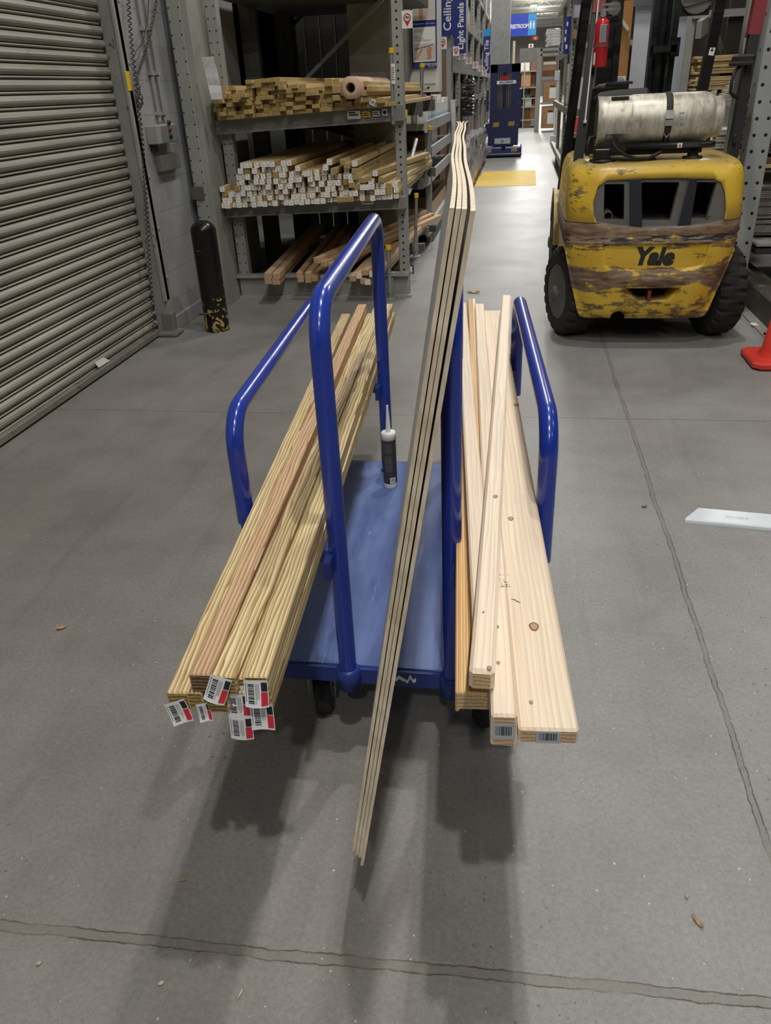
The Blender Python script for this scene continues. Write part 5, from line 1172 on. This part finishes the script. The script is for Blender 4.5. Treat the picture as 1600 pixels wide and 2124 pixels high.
# poster with two photographs of hands at work on a ceiling
P = thing('framed_poster', 'navy framed vertical poster with two photos, on the white display end', 'poster', W(879,70,9.16))
x0, x1, z0, z1 = W(854,70,9.16).x, W(906,70,9.16).x, W(880,141,9.16).z, W(880,-40,9.16).z
mb = MB(); mb.box(x0, x1, 9.16, 9.19, z0, z1); part('frame', mb, M_NAVY, P)
zz = lambda py: W(880, py, 9.155).z
mb = MB(); y = 9.157; xa, xb = x0+.012, x1-.012
def rq(mb, xa, xb, za, zb, mi, y=9.157): mb.quad((xa,y,za),(xb,y,za),(xb,y,zb),(xa,y,zb), mi)
rq(mb, xa, xb, zz(128), zz(56), 0); rq(mb, xa, xb, zz(42), zz(-30), 0)
for k, (pa, pb) in enumerate(((-20, 40), (90, 124))):
    rq(mb, xa+.006, xb-.006, zz(pb), zz(pa), 1, 9.156)
    za, zb = zz(pb), zz(pa); w_ = xb-xa; h = zb-za
    mb.add([(xa+.02,9.155,za+h*.62),(xa+w_*.9,9.155,za+h*.86),(xa+w_*.9,9.155,za+h*.92),(xa+.02,9.155,za+h*.70)], [(0,1,2,3)], 3)
    ax_, mir = (xa+w_*.72, 1) if k else (xa+w_*.38, -1)
    mb.add([(ax_-.02,9.1545,za+.004),(ax_+.022,9.1545,za+.004),(ax_+.02,9.1545,za+h*.42),(ax_+.03*mir,9.1545,za+h*.72),(ax_-.004,9.1545,za+h*.80),(ax_-.026,9.1545,za+h*.58),(ax_-.018,9.1545,za+h*.40)], [tuple(range(7))], 2)
    if k: mb.add([(xa+.012,9.1545,za+.004),(xa+.04,9.1545,za+.004),(xa+.085,9.1545,za+h*.42),(xa+.105,9.1545,za+h*.62),(xa+.08,9.1545,za+h*.66),(xa+.05,9.1545,za+h*.40)], [tuple(range(6))], 2)
for k, (tx, py, s) in enumerate((('Ceiling Types:', 61, .021), ('Surface mount panels', 65, .014), ('& tiles', 69, .014), ('Benefits:', 75, .021), ('Maximum ceiling height', 79, .015))):
    text_mb(mb, tx, s*.95, facing((xa+.008, 9.155, zz(py))), 4, 'LEFT', .8)
rq(mb, xa+.008, xb-.03, zz(83.2), zz(82.6), 3); rq(mb, xa+.008, xb-.05, zz(85), zz(84.4), 3)
text_mb(mb, 'Ceiling Installation - Grid to Ceiling', .015, facing(((xa+xb)/2, 9.155, zz(49))), 5)
text_mb(mb, 'Armstrong', .038, facing((xb-.072, 9.155, zz(133))), 5); text_mb(mb, 'CEILINGS', .016, facing((xb-.045, 9.155, zz(138))), 5)
part('printed_sheet', mb, [M_WHITE, plain('photo_pale', lin(206,196,186), .5, var=.06), plain('photo_skin', lin(196,142,108), .5, var=.1), M_GREYINK, M_INK, M_WHITE], P)
# second bay: shelves of white cartons, metal lips toward the aisle
XF = -.93
T = thing('side_rack', 'grey side rack with white-box shelf and label lips, right of the lumber rack', 'rack', (XF-.3, 10.2, 0))
lipz = [(WX(846,266,XF), WX(909,246,XF)), (WX(884,308,XF), WX(908,297,XF)), (WX(840,450,XF), WX(912,372,XF)), (WX(850,345,XF), WX(908,312,XF))]
for i, z in enumerate((1.155, .90, .155, .66)):
    mb = MB(); mb.box(XF-.03, XF, 8.55, 11.55, z-.05, z+.05); part('shelf_lip', mb, [plain('lip_silver', lin(196,198,202), .4, .3), M_WHITE], T)
    mb = MB(); mb.box(XF-.75, XF-.03, 8.55, 11.55, z-.03, z+.03); part('shelf_deck', mb, M_RACK, T)
mb = MB(); mb.box(XF-.04, XF+.01, 8.9, 11.55, 0, .10); part('base_plate', mb, M_RACKD, T)
for y in (8.86, 11.5): mb = MB(); mb.box(XF-.06,XF,y,y+.07,0,1.1 if y < 9 else 3.2); part('upright', mb, M_RACK, T)
mb = MB(); mb.tube([(XF+.035,11.42,.1),(XF+.04,11.42,.9),(XF+.03,11.42,1.35)], [.035,.03,.04], 8); part('wrapped_guard', mb, M_PLASTIC, T)
r_ = random.Random(5)
for k in range(19):
    y = 8.95+k*.13; h = r_.choice((.16,.2,.24)); mb = MB(); mb.box(XF-.30, XF-.035, y, y+.115, 1.186, 1.186+h, b=.003)
    mb.quad((XF-.0345,y+.02,1.21),(XF-.0345,y+.09,1.21),(XF-.0345,y+.09,1.24),(XF-.0345,y+.02,1.24),1)
    single('white_carton', mb, [M_WHITE, M_SKYB], 'slim white carton in the row on the side shelf below the poster', 'carton', 'white cartons below the poster')
for k in range(3):
    mb = MB(); p = WX(852+14*k, 232-4*k, XF-.12); mb.tube([(XF-.14,8.60+.075*k,1.19),(XF-.14,8.60+.075*k,1.30),(XF-.2,8.60+.075*k,1.36)], .03, 9); single('white_fitting', mb, M_WHITE, 'rounded white plastic fitting standing at the near end of the white-box shelf', 'fitting', 'white fittings on the side shelf')
for k, (m, l) in enumerate(((M_KRAFT, 'open brown carton of clear packs on the shelf under the white cartons'), (M_WHITE, 'white carton beside the open brown one on the shelf under the white cartons'), (M_BLUE, 'blue pack among the cartons on the shelf under the white cartons'))):
    mb = MB(); y = (9.0, 9.6, 9.4)[k]; h = (.13,.16,.07)[k]; mb.box(XF-.35, XF-.06, y, y+(.5,.6,.14)[k], .931+(0 if k < 2 else .001), .931+h, b=.006); single('shelf_carton', mb, m, l, 'carton')
mb = MB(); mb.box(XF-.45,XF-.06,9.1,11.3,.186,.32); mb.box(XF-.42,XF-.08,9.1,11.3,.32,.40,1); single('brown_bundle', mb, [W_CEDAR, M_KRAFTD], 'long brown bundle on the lowest side shelf by the aisle', 'bundle')
mb = MB(); mb.box(-2.0,XF-.2,12.0,13.2,0,1.9); single('dark_carton_stack', mb, M_KRAFTD, 'brown carton stack behind the side rack end', 'carton')
# long row of perforated posts with beams
XL = -1.08
T = thing('aisle_rack', 'long row of grey perforated racking along the left of the aisle', 'rack', (XL-.5, 20, 0))
ys = [13.7, 15.3, 17.4, 19.6, 22.2, 25.2, 28.5, 32, 36]
for i, y in enumerate(ys):
    mb = MB(); upright(mb, XL-.085, XL, y, y+.09, 0, 4.6, .07 if i < 4 else .14, (.5,), .010, 1 if i < 4 else 0); part('upright', mb, RK, T)
for z in (.35, 1.25, 1.75, 2.5, 3.3):
    mb = MB(); mb.box(XL-.07, XL-.02, 13.7, 36, z-.05, z+.05); part('beam', mb, M_RACK, T)
    mb = MB(); mb.box(XL-1.1, XL-.07, 13.7, 36, z-.03, z+.03); part('shelf_deck', mb, M_RACKD, T)
for y in (13.75, 15.35):
    mb = MB(); mb.beam((XL-.06,y,.3), (XL-.9,y,1.0), .03,.05); mb.beam((XL-.06,y,1.5), (XL-.9,y,1.0), .03,.05); part('brace', mb, M_RACK, T)
mb = MB(); mb.box(XL-1.2, XL-1.15, 12.0, 40, 0, 5); part('back_panel_or_shade', mb, plain('grey_back', lin(96,94,90), .8), T)
goods = [M_WHITE, M_CAB, plain('pale_carton', lin(186,184,178), .6), M_KRAFT, plain('silver_pack', lin(160,162,166), .35, .4), plain('grey_carton', lin(140,140,138), .6), M_KRAFTD]
names = {0:'white',1:'off-white',2:'pale grey',3:'brown',4:'silver',5:'grey',6:'dark brown'}
k = 0
for si, (za, zb) in enumerate(((.381,1.15),(1.281,1.68),(1.781,2.4),(2.531,3.2),(3.331,4.4))):
    for i in range(len(ys)-1):
        y = ys[i]+.14
        while y < ys[i+1]-.3:
            d = min(r_.uniform(.5,1.1), ys[i+1]-.04-y); h = (zb-za)*r_.uniform(.6,.95); mi = r_.choice((0,1,2,3,4,5,5,6))
            mb = MB(); mb.box(XL-.8, XL-r_.uniform(.09,.2), y, y+d-.04, za, za+h, b=.01); k += 1
            single('shelf_carton', mb, goods[mi], '%s carton on the %s tier of the long left aisle racking' % (names[mi], ('lowest','second','third','fourth','top')[si]), 'carton', '%s cartons on the %s tier of the left aisle racking' % (names[mi], ('lowest','second','third','fourth','top')[si]))
            y += d
# shrink-wrapped pallets standing out on the aisle
t = NT('shrink_wrap'); o_ = t.obj(); M_WRAP = t.out(t.ramp(t.noise(t.map(o_, (6,6,3)), 2, 5, .7), (.35, lin(104,104,104)), (.5, lin(150,150,150)), (.66, lin(206,208,210))), .25, .1, .6)
def crumple(x0, x1, y0, y1, z0, z1, seed, amp=.03):
    r = random.Random(seed); mb = MB(); n, m = 16, 7; vs = []
    for j in range(m):
        for i in range(n):
            a_ = 2*PI*i/n; cx_, cy_ = (x0+x1)/2, (y0+y1)/2; ca, sa = math.cos(a_), math.sin(a_); q = max(abs(ca), abs(sa))
            vs.append((cx_+ca/q*(x1-x0)/2*(1-.02*j)+r.uniform(-amp,amp), cy_+sa/q*(y1-y0)/2+r.uniform(-amp,amp), z0+(z1-z0)*j/(m-1)))
    mb.add(vs, [(j*n+i, j*n+(i+1)%n, (j+1)*n+(i+1)%n, (j+1)*n+i) for j in range(m-1) for i in range(n)]+[tuple((m-1)*n+i for i in range(n)), tuple(range(n))[::-1]], 0)
    return mb
for k_, (y0, y1, h, l) in enumerate(((13.0,14.6,.78,'nearest'),(14.9,16.6,.72,'middle'),(16.9,18.8,.66,'farthest'))):
    T = thing('wrapped_pallet', '%s shrink-wrapped pallet on the floor along the left aisle racking' % l, 'pallet', (XL+.12, (y0+y1)/2, 0))
    mb = crumple(XL+.015, XL+.34, y0, y1, .11, h, k_); part('wrapped_load', mb, M_WRAP, T)
    mb = MB(); mb.box(XL+.02,XL+.33,y0,y1,.09,.11)
    for q in range(3): mb.box(XL+.02+q*.125,XL+.08+q*.125,y0,y1,0,.09)
    part('pallet', mb, M_KRAFTD, T)
M_BAGK = plain('dark_shiny_bag', lin(70,68,70), .22, .2, var=.5, scale=12)
for k_ in range(6):
    mb = crumple(XL+.02, XL+.20, 15.7+.0*k_, 16.5, 1.02+k_*.10, 1.11+k_*.10, 40+k_, .02)
    single('wrapped_roll', mb, M_BAGK, 'dark shiny wrapped roll in the pile jutting from the left racking near the blue lift', 'roll', 'dark wrapped rolls near the lift')
# ---- hanging category signs and bay pins
def vsign(px0, py0, px1, py1, Y, body, label, size, top=None, dx=0, rest=.5):
    xm = (px0+px1)/2; ym = (max(py0,0)+py1)/2
    a, b = W(px0, ym, Y), W(px1, ym, Y); z0, z1 = W(xm, py1, Y).z, W(xm, py0, Y).z
    T = thing('category_sign', label, 'sign', ((a.x+b.x)/2, Y, z0)); mb = MB(); mb.box(a.x, b.x, Y, Y+.012, z0, z1); bd = part('sign_board', mb, M_NAVY, T)
    mb = MB(); text_mb(mb, body, size, facing(((a.x+b.x)/2+dx, Y-.002, z0+.05), (0,0,1), (-1,0,0)), 0, 'LEFT', bold=.002); part('lettering', mb, M_WHITE, T, P=bd)
    if Y > 12: mb = MB(); mb.box(XL-.06, (a.x+b.x)/2, Y+.012, Y+.03, z1-.06, z1-.03); part('bracket_arm', mb, M_RACK, T)
    if top: mb = MB(); mb.box(a.x, b.x, Y-.001, Y, z1-(z1-z0)*top, z1); part('light_blue_top', mb, M_SKYB, T, P=bd)
vsign(915, -60, 943, 74, 11.4, 'Ceiling Tile', 'tall navy hanging sign, white vertical lettering Ceiling Tile, nearest and largest', .135)
vsign(943, -60, 967, 111, 13.5, 'Light Panels', 'tall navy hanging sign, white vertical lettering Light Panels', .125, dx=.01)
vsign(1003, 60, 1017, 152, 21.5, 'Ceiling Tile', 'farther navy hanging sign with a light blue top, vertical lettering Ceiling Tile', .14, .16)
def pin(px0, py0, px1, py1, Y, num, label):
    xm, ym = (px0+px1)/2, (py0+py1)/2; a, b = W(px0,ym,Y), W(px1,ym,Y); z0, z1 = W(xm,py1,Y).z, W(xm,py0,Y).z; cx_ = (a.x+b.x)/2; w_ = b.x-a.x
    T = thing('bay_number_card', label, 'sign', (cx_, Y, z0)); mb = MB(); mb.box(a.x, b.x, Y, Y+.003, z0, z1); bd = part('card', mb, M_WHITE, T)
    mb = MB(); zc = z0+(z1-z0)*.60; r = w_*.36
    mb.add([(cx_+r*math.cos(q), Y-.001, zc+r*math.sin(q)) for q in [-.55+(PI+1.1)*i/18 for i in range(19)]]+[(cx_, Y-.001, z0+(z1-z0)*.10)], [tuple(range(20))], 0)
    mb.disc((cx_, Y-.0018, zc), (0,-1,0), r*.70, 18, 1)
    text_mb(mb, num, r*1.0, facing((cx_, Y-.0024, zc)), 2, bold=.001); part('pin_mark', mb, [M_RED, M_WHITE, M_INK], T, P=bd)
    if Y > 12: mb = MB(); mb.box(XL-.06, cx_, Y+.003, Y+.008, z1-.03, z1-.015); part('bracket_arm', mb, M_RACK, T)
for i, (q, Y, n_) in enumerate((((834,22,856,59),6.34,'90'),((911,77,927,102),11.35,'88'),((940,96,953,116),13.45,'86'),((952,110,966,123),13.9,'84'),((967,119,979,133),15.2,'82'),((981,128,992,142),17.3,'80'),((993,136,1003,148),19.5,'78'),((1000,146,1010,157),21.2,'76'))):
    pin(*q, Y, n_, 'white card with a red map pin numbered 90, on the lumber rack post' if i == 0 else ('small white card with a red map pin, %s in the receding row above the aisle' % ('second','third','fourth','fifth','sixth','seventh','last')[i-1]))
# ---- yellow floor marking
M_YMARK = worn('floor_yellow', lin(226,190,50), lin(170,160,120), .6, 0, .22, 10)
mb = MB(); p = [F(984,388), F(1113,385), F(1111,353), F(1003,356)]; mb.quad(*[V((q.x,q.y,.0025)) for q in p]); p = [F(979,378), F(992,378), F(1001,366), F(981,367)]; mb.quad(*[V((q.x,q.y,.002)) for q in p])
o = single('floor_marking', mb, M_YMARK, 'yellow painted rectangle on the aisle floor in front of the blue lift', 'floor marking')
# ---- blue personnel lift
YB = 19.9
def lx(px): return W(px, 260, YB).x
T = thing('stock_picker_lift', 'dark blue one-person lift parked in the aisle, BALLYMORE on its panel', 'lift', ((lx(1003)+lx(1084))/2, YB, 0))
M_LB = plain('lift_navy', lin(36,38,84), .4, var=.08); M_LB2 = plain('lift_base_blue', lin(44,50,112), .4, var=.08)
zt = lambda py: W(1045, py, YB).z
xa, xb = lx(1003), lx(1084)
mb = MB(); mb.box(xa, xb, YB-.1, YB+.9, .03, zt(304), b=.03); part('base', mb, M_LB2, T)
mb = MB(); mb.box(xa-.01, xb+.01, YB-.16, YB-.09, .03, zt(317), b=.02); part('bumper', mb, M_LB, T)
for x in (xa+.1, xb-.1): mb = MB(); mb.lathe([(.05,-.02),(.05,.02)], (x, YB+.1, .05), (1,0,0), 14); part('wheel', mb, M_RUB, T)
xc0, xc1 = lx(1013), lx(1076)
t0, t1 = zt(302), zt(255)
mb = MB(); mb.box(xc0, xc1, YB, YB+.04, t0, t1); part('lower_panel', mb, M_LB, T)
for s, (x0_, x1_) in enumerate(((xc0, xc0+.19),(xc1-.19, xc1))):
    mb = MB(); mb.box(x0_+(.03 if s == 0 else 0), x1_-(.0 if s == 0 else .0), YB, YB+.04, t1, zt(133)); part('guard_panel', mb, M_LB, T)
mb = MB(); mb.box(xc0+.19, xc1-.19, YB, YB+.04, t1, zt(225)); part('guard_panel', mb, M_LB, T); mb = MB(); mb.box(xc0+.03, xc1, YB, YB+.04, zt(150), zt(133)); part('guard_panel', mb, M_LB, T)
for f, m in ((.30,M_CHROME),(.36,M_CHROME),(.42,M_CHROME),(.58,plain('brass_tube', lin(150,130,80), .4, .5)),(.64,M_CHROME),(.70,M_CHROME)):
    x = xc0+(xc1-xc0)*f; mb = MB(); mb.lathe([(.016,zt(225)),(.016,zt(143))], (x, YB+.12, 0), n=8); part('mast_tube', mb, m, T)
mb = MB(); mb.box(xc0+.1, xc1-.1, YB+.3, YB+.35, .2, zt(140)); part('mast', mb, M_LB, T)
mb = MB(); mb.box(xc0+.25,xc1-.25,YB+.10,YB+.14,zt(166),zt(157)); part('control_block', mb, M_RED, T)
for x0_ in (lx(1008), lx(1076)): mb = MB(); mb.box(x0_, x0_+.05, YB+.02, YB+.5, zt(230 if x0_ < 0-.5 else 262), zt(186)); part('side_guard', mb, M_LB, T)
mb = MB(); mb.box(lx(1007), lx(1013), YB+.02, YB+.2, zt(276), zt(256)); part('side_box', mb, M_LB, T)
mb = MB(); za, zb = zt(174.5), zt(167.5); x0_, x1_ = lx(1029), lx(1068); mb.box(x0_, x1_, YB-.012, YB, za, zb)
text_mb(mb, 'BALLYMORE', (zb-za)*.82, facing(((x0_+x1_)/2, YB-.0135, (za+zb)/2)), 1, sx=.98, bold=.002); part('name_plate', mb, [M_WHITE, M_NAVY], T)
mb = MB(); x0_, x1_ = lx(1027), lx(1060); mb.box(x0_, x1_, YB-.012, YB, zt(298), zt(286.5), 0); mb.disc(((x0_+x1_)/2, YB-.013, zt(293)), (0,-1,0), .028, 14, 1); part('grey_plate', mb, [plain('plate_grey', lin(190,192,196), .5), M_GREYINK], T)
mb = MB(); mb.lathe([(.05,0),(.05,.02)], (lx(1046), YB-.1, zt(306)), (0,-1,0), 18); part('socket', mb, M_HOLE, T)
for px_, py_, yy in ((1029,258,YB),(1061,257,YB),(1015,311,YB-.1),(1069,310,YB-.1)):
    x = lx(px_); z = zt(py_); mb = MB(); s = .023
    for i in range(6):
        for j in range(4):
            if (i+j) % 2 == 0: mb.quad((x+(i-3)*s,yy-.003,z+(j-2)*s),(x+(i-2)*s,yy-.003,z+(j-2)*s),(x+(i-2)*s,yy-.003,z+(j-1)*s),(x+(i-3)*s,yy-.003,z+(j-1)*s))
    part('hazard_check', mb, M_YCAP, T, label='yellow hazard check patch')
for px_, py_ in ((1017,178),(1076,175),(1015,220),(1075,217),(1014,261),(1073,260)): mb = MB(); mb.lathe([(.009,0),(.009,.008)], (lx(px_), YB, zt(py_)), (0,-1,0), 8); part('bolt', mb, M_CHROME, T)
# ---- far right of the aisle
T = thing('column_guard', 'light grey square post guard with boxy head and foot, right of the aisle', 'post', F(1149,300))
o_ = T.location; Yc = o_.y
M_PG = plain('guard_grey', lin(184,186,188), .5)
mb = MB(); bx(mb, 1152, 165, 1161, 285, Yc, .12); part('shaft', mb, M_PG, T)
mb = MB(); bx(mb, 1151, 147, 1167, 167, Yc-.02, .2, 0, .01); part('head', mb, M_PG, T)
mb = MB(); bx(mb, 1142, 281, 1157, 298, Yc-.02, .2, 0, .01); mb.box(o_.x-.1,o_.x+.1,Yc-.02,Yc+.2,0,.03); part('foot', mb, M_PG, T)
mb = MB(); p = F(1166,305); q = W(1178,243,p.y); mb.prism([V((p.x-.02,p.y,0)), V((p.x+.4,p.y,0)), V((p.x+.4,p.y,q.z)), V((q.x,p.y,q.z)), V((p.x+.02,p.y,q.z*.45))], V((0,.3,0))); mb.box(p.x-.06,p.x+.4,p.y-.05,p.y+.35,0,.05,1)
single('red_barrier', mb, [plain('barrier_red', lin(206,72,62), .5), M_KRAFTD], 'red sloping plastic barrier half hidden by the forklift left leg', 'barrier')
YF = 30.0
T = thing('end_rack', 'grey rack of large brown cartons across the far end of the aisle', 'rack', (W(1140,265,YF).x, YF, 0))
for px0, px1 in ((1112,1122),(1156,1163)): mb = MB(); a, b = W(px0,180,YF), W(px1,180,YF); mb.box(a.x,b.x,YF,YF+.15,0,W(1140,98,YF).z); part('upright', mb, M_RACK, T)
for py in (102, 113, 162, 214): mb = MB(); bx(mb, 1122, py-2.5, 1163, py+2.5, YF, .1); part('beam', mb, M_RACK, T); mb = MB(); bx(mb, 1122, py-1, 1163, py+1, YF+.1, 1.2); part('shelf_deck', mb, M_RACKD, T)
lab = lambda mb,x0,x1,z0,z1,y: (mb.quad((x0+(x1-x0)*.45,y,z0+(z1-z0)*.2),(x0+(x1-x0)*.95,y,z0+(z1-z0)*.2),(x0+(x1-x0)*.95,y,z0+(z1-z0)*.72),(x0+(x1-x0)*.45,y,z0+(z1-z0)*.72),1), mb.quad((x0+(x1-x0)*.5,y,z0+(z1-z0)*.75),(x0+(x1-x0)*.85,y,z0+(z1-z0)*.75),(x0+(x1-x0)*.85,y,z0+(z1-z0)*.82),(x0+(x1-x0)*.5,y,z0+(z1-z0)*.82),2))
box_thing('large_carton',1128,170,1155,212,YF+.05,.8,[M_KRAFT,M_WHITE,M_INK],'large brown carton with a white label on the middle shelf of the far end rack','carton',0,lab)
box_thing('large_carton',1124,221,1150,266,YF+.05,.8,[M_KRAFT,M_WHITE,M_INK],'large brown carton with a white label on the floor of the far end rack','carton',0,lab)
for i,(a_,b_,c_,d_,m,l) in enumerate(((1128,118,1155,127,M_KRAFTD,'dark brown carton at the top of the far end rack'),(1128,127.5,1155,134,M_CAB,'off-white carton in the far end rack, under the dark top one'),(1126,136,1154,146,M_KRAFT,'wide brown carton above the middle of the far end rack'),(1126,147,1152,158,M_KRAFTD,'dark brown carton resting above the middle beam of the far end rack'))): box_thing('end_rack_carton',a_,b_,c_,d_,YF+.15,.6,m,l,'carton')
for k_ in range(6):
    mb = MB(); a, b = W(1133,98-6*k_,YF), W(1164,98-6*k_,YF); h = W(1140,92,YF).z-W(1140,98,YF).z
    mb = crumple(a.x+.02*(k_%2), b.x, YF+.05, YF+.8, a.z+.03, a.z+.03+h*.97, 70+k_, .015); single('bag_of_mix', mb, plain('bag_white_%d'%k_, lin(202,202,200), .5, var=.2, scale=8), 'plump white bag in the stack on top of the far end rack', 'bag', 'white bags on the far end rack')
YG = 33.0
for i,(a_,b_,c_,d_,m,l) in enumerate(((1082,150,1101,180,M_KRAFT,'brown carton in the far display right of the blue lift top'),(1081,130,1099,147,M_CAB,'pale carton above the brown one beyond the blue lift'),(1082,181,1097,195,M_INK,'black screen-like box beyond the blue lift'),(1082,176,1097,181,M_SKYB,'light blue strip carton beyond the blue lift'),(1085,196,1101,204,plain('grey_green',lin(96,104,98),.7),'grey-green carton beyond the blue lift'),(1089,205,1103,222,M_WHITE,'white carton low beyond the blue lift'),(1086,223,1099,248,M_KRAFTD,'dark brown carton low beyond the blue lift'),(1100,216,1114,249,M_KRAFT,'tall brown carton at the left foot of the far end rack'),(1101,128,1111,200,M_KRAFTD,'tall dark brown stack left of the far end rack'),(1085,250,1101,264,M_KRAFT,'brown carton on the floor beyond the blue lift'),(1101,250,1112,262,M_CAB,'pale carton on the floor beyond the blue lift'),(1106,203,1112,216,M_RED,'small red canister atop the tall brown carton'))): box_thing('far_carton',a_,b_,c_,d_,YG+.02*i,.6,m,l,'carton')
T = thing('far_shelving', 'far grey shelving holding cartons beyond the blue lift', 'shelving', (W(1095,264,YG+.7).x, YG+.7, 0))
mb = MB(); bx(mb, 1076, 100, 1114, 266, YG+.9, .05); part('back_panel_or_shade', mb, M_RACKD, T)
for py in (148,182,204,222,249): mb = MB(); bx(mb, 1078, py-1, 1114, py+1, YG-.05, .9); part('shelf', mb, M_RACK, T)
for px_ in (1086,1112): mb = MB(); bx(mb, px_, 128, px_+2, 266, YG-.1, .05); part('shelf_post', mb, M_RACK, T)
# restroom sign
YR2 = 36.0
T = thing('restroom_sign', 'bright blue RESTROOM sign hanging high over the far aisle', 'sign', W(1086,75,YR2))
x0, xm_, x1 = W(1057,52,YR2).x, W(1096,52,YR2).x, W(1113,52,YR2).x; z0, z1 = W(1086,74,YR2).z, W(1086,29,YR2).z
mb = MB(); mb.box(x0-.15, xm_, YR2, YR2+.05, z0, z1); mb.box(xm_, x1, YR2, YR2+.05, z0, z1, 1); bd = part('sign_board', mb, [M_BLUE, M_SKYB], T)
mb = MB(); text_mb(mb, 'RESTROOM', .19, facing(((x0+xm_)/2+.04, YR2-.004, z0+(z1-z0)*.44)), 0, sx=.72, bold=.006)
for cx_ in (xm_+(x1-xm_)*.3, xm_+(x1-xm_)*.68):
    zc = z0+(z1-z0)*.46; mb.disc((cx_, YR2-.004, zc+.12), (0,-1,0), .03, 10); mb.add([(cx_-.045,YR2-.004,zc+.08),(cx_-.02,YR2-.004,zc-.12),(cx_+.02,YR2-.004,zc-.12),(cx_+.045,YR2-.004,zc+.08)], [(0,1,2,3)])
part('lettering', mb, M_WHITE, T, P=bd)
for x in (x0+.1, x1-.1): mb = MB(); mb.tube([(x,YR2+.02,z1),(x,YR2+.02,7.4)], .01, 5); part('hanger', mb, M_CHROME, T)
for (a_,b_,c_,d_,Y_,l) in ((1105,75,1117,83,44,'small red and yellow hanging sign under the restroom sign'),(1097,91,1107,99,52,'small white and red hanging sign lower down in the far hall')):
    box_thing('small_hanging_sign',a_,b_,c_,d_,Y_,.05,[M_RED if a_ == 1105 else M_WHITE, M_YCAP if a_ == 1105 else M_RED],l,'sign',0,lambda mb,x0,x1,z0,z1,y: mb.quad((x0+(x1-x0)*.3,y,z0+.03),(x0+(x1-x0)*.7,y,z0+.03),(x0+(x1-x0)*.7,y,z1-.04),(x0+(x1-x0)*.3,y,z1-.04),1))
    p = W((a_+c_)/2, b_, Y_); mb = MB(); mb.tube([(0,.02,p.z-W((a_+c_)/2,d_,Y_).z-.01),(0,.02,7.4-W((a_+c_)/2,d_,Y_).z)], .008, 5); o = [q for q in COL.objects if q.name.startswith('small_hanging_sign')][-1]; obj('hanger', mb.mesh('hanger', M_CHROME), o)
# cream doorway edge by the grey column
mb = MB(); bx(mb, 1053, -60, 1060, 132, 26.5, .2); bx(mb, 1064, 85, 1069, 132, 27.5, .2); struct('trim_4', mb, plain('cream_frame', lin(210,200,172), .6))
# racking on the right of the aisle, beyond the forklift
T = thing('right_aisle_rack', 'perforated racking with navy signs on the right of the aisle, beyond the forklift', 'rack', (1.55,15,0))
for (px0,px1,Y_) in ((1164,1171,17.0),(1176,1182,14.0),(1184,1192,12.0)):
    a, b = W(px0,120,Y_), W(px1,120,Y_); mb = MB(); upright(mb, a.x, b.x, Y_, Y_+.08, 0, 4.6, .06, (.5,), .010); part('upright', mb, RK, T)
xa = W(1192,120,12).x
for z in (.3,1.1,1.9,2.7): mb = MB(); mb.box(xa, xa+.05, 12, 19, z-.05, z+.05); mb.box(xa+.05, xa+1.0, 12, 19, z-.03, z+.03); part('beam', mb, M_RACK, T)
mb = MB(); mb.box(xa+1.0, xa+1.05, 11.5, 20, 0, 4.6); part('back_panel_or_shade', mb, plain('grey_back2', lin(110,108,104), .8), T)
for (a_,b_,c_,d_,Y_,l) in ((1171,34,1184,112,13.6,'tall navy sign panel by the perforated posts right of the aisle'),(1161,88,1169,144,17.6,'narrow navy sign beside the grey post guard'),(1196,92,1210,126,11.5,'navy and white sign seen between the forklift left legs')):
    box_thing('navy_panel',a_,b_,c_,d_,Y_,.03,[M_NAVY,M_WHITE],l,'sign',0,lines(1,4,.1,.9,.3))
for (a_,b_,c_,d_,Y_,m,l) in ((1192,4,1206,36,11.8,plain('lilac',lin(176,176,200),.5),'lilac carton high in the right aisle racking'),(1190,62,1199,80,11.8,M_KRAFT,'small orange-brown carton in the right aisle racking'),(1178,132,1190,172,12.6,M_PLASTIC,'upper clear pack hanging right of the aisle'),(1176,175,1188,215,12.6,M_PLASTIC,'middle clear pack hanging right of the aisle'),(1200,160,1212,226,11.4,M_PLASTIC,'clear pack seen between the forklift left legs')):
    box_thing('hung_pack',a_,b_,c_,d_,Y_,.25,m,l,'pack')
# ---- roof joists, pipes and lamps far down the hall
M_JOIST = plain('joist_white', lin(206,204,196), .5)
for k_, Y_ in enumerate((38, 46, 55, 65, 76, 88, 101)):
    mb = MB(); mb.box(-9,14,Y_,Y_+.12,6.85,6.97); mb.box(-9,14,Y_,Y_+.12,7.25,7.37)
    x = -9; s = 1
    while x < 14: mb.beam((x,Y_+.06,6.9 if s > 0 else 7.3),(x+.7,Y_+.06,7.3 if s > 0 else 6.9),.05,.05,up=(0,1,0)); x += .7; s = -s
    o = struct('beam_%d' % (k_+1), mb, M_JOIST)
M_LAMP = NT('lamp_tube'); M_LAMP = M_LAMP.out((1,1,1), .5, Emission_Color=(1,.97,.9,1), Emission_Strength=14.0)
for k_, Y_ in enumerate((40, 50, 60, 70, 80, 92)):
    T = thing('ceiling_lamp', 'glowing strip lamp hung under the far roof joists over the aisle', 'lamp', (.6, Y_, 6.5), group='strip lamps down the far hall')
    mb = MB(); mb.box(.35,.85,Y_-.6,Y_+.6,6.58,6.66); part('housing', mb, M_JOIST, T); mb = MB(); mb.box(.4,.8,Y_-.55,Y_+.55,6.54,6.579); part('diffuser', mb, M_LAMP, T)
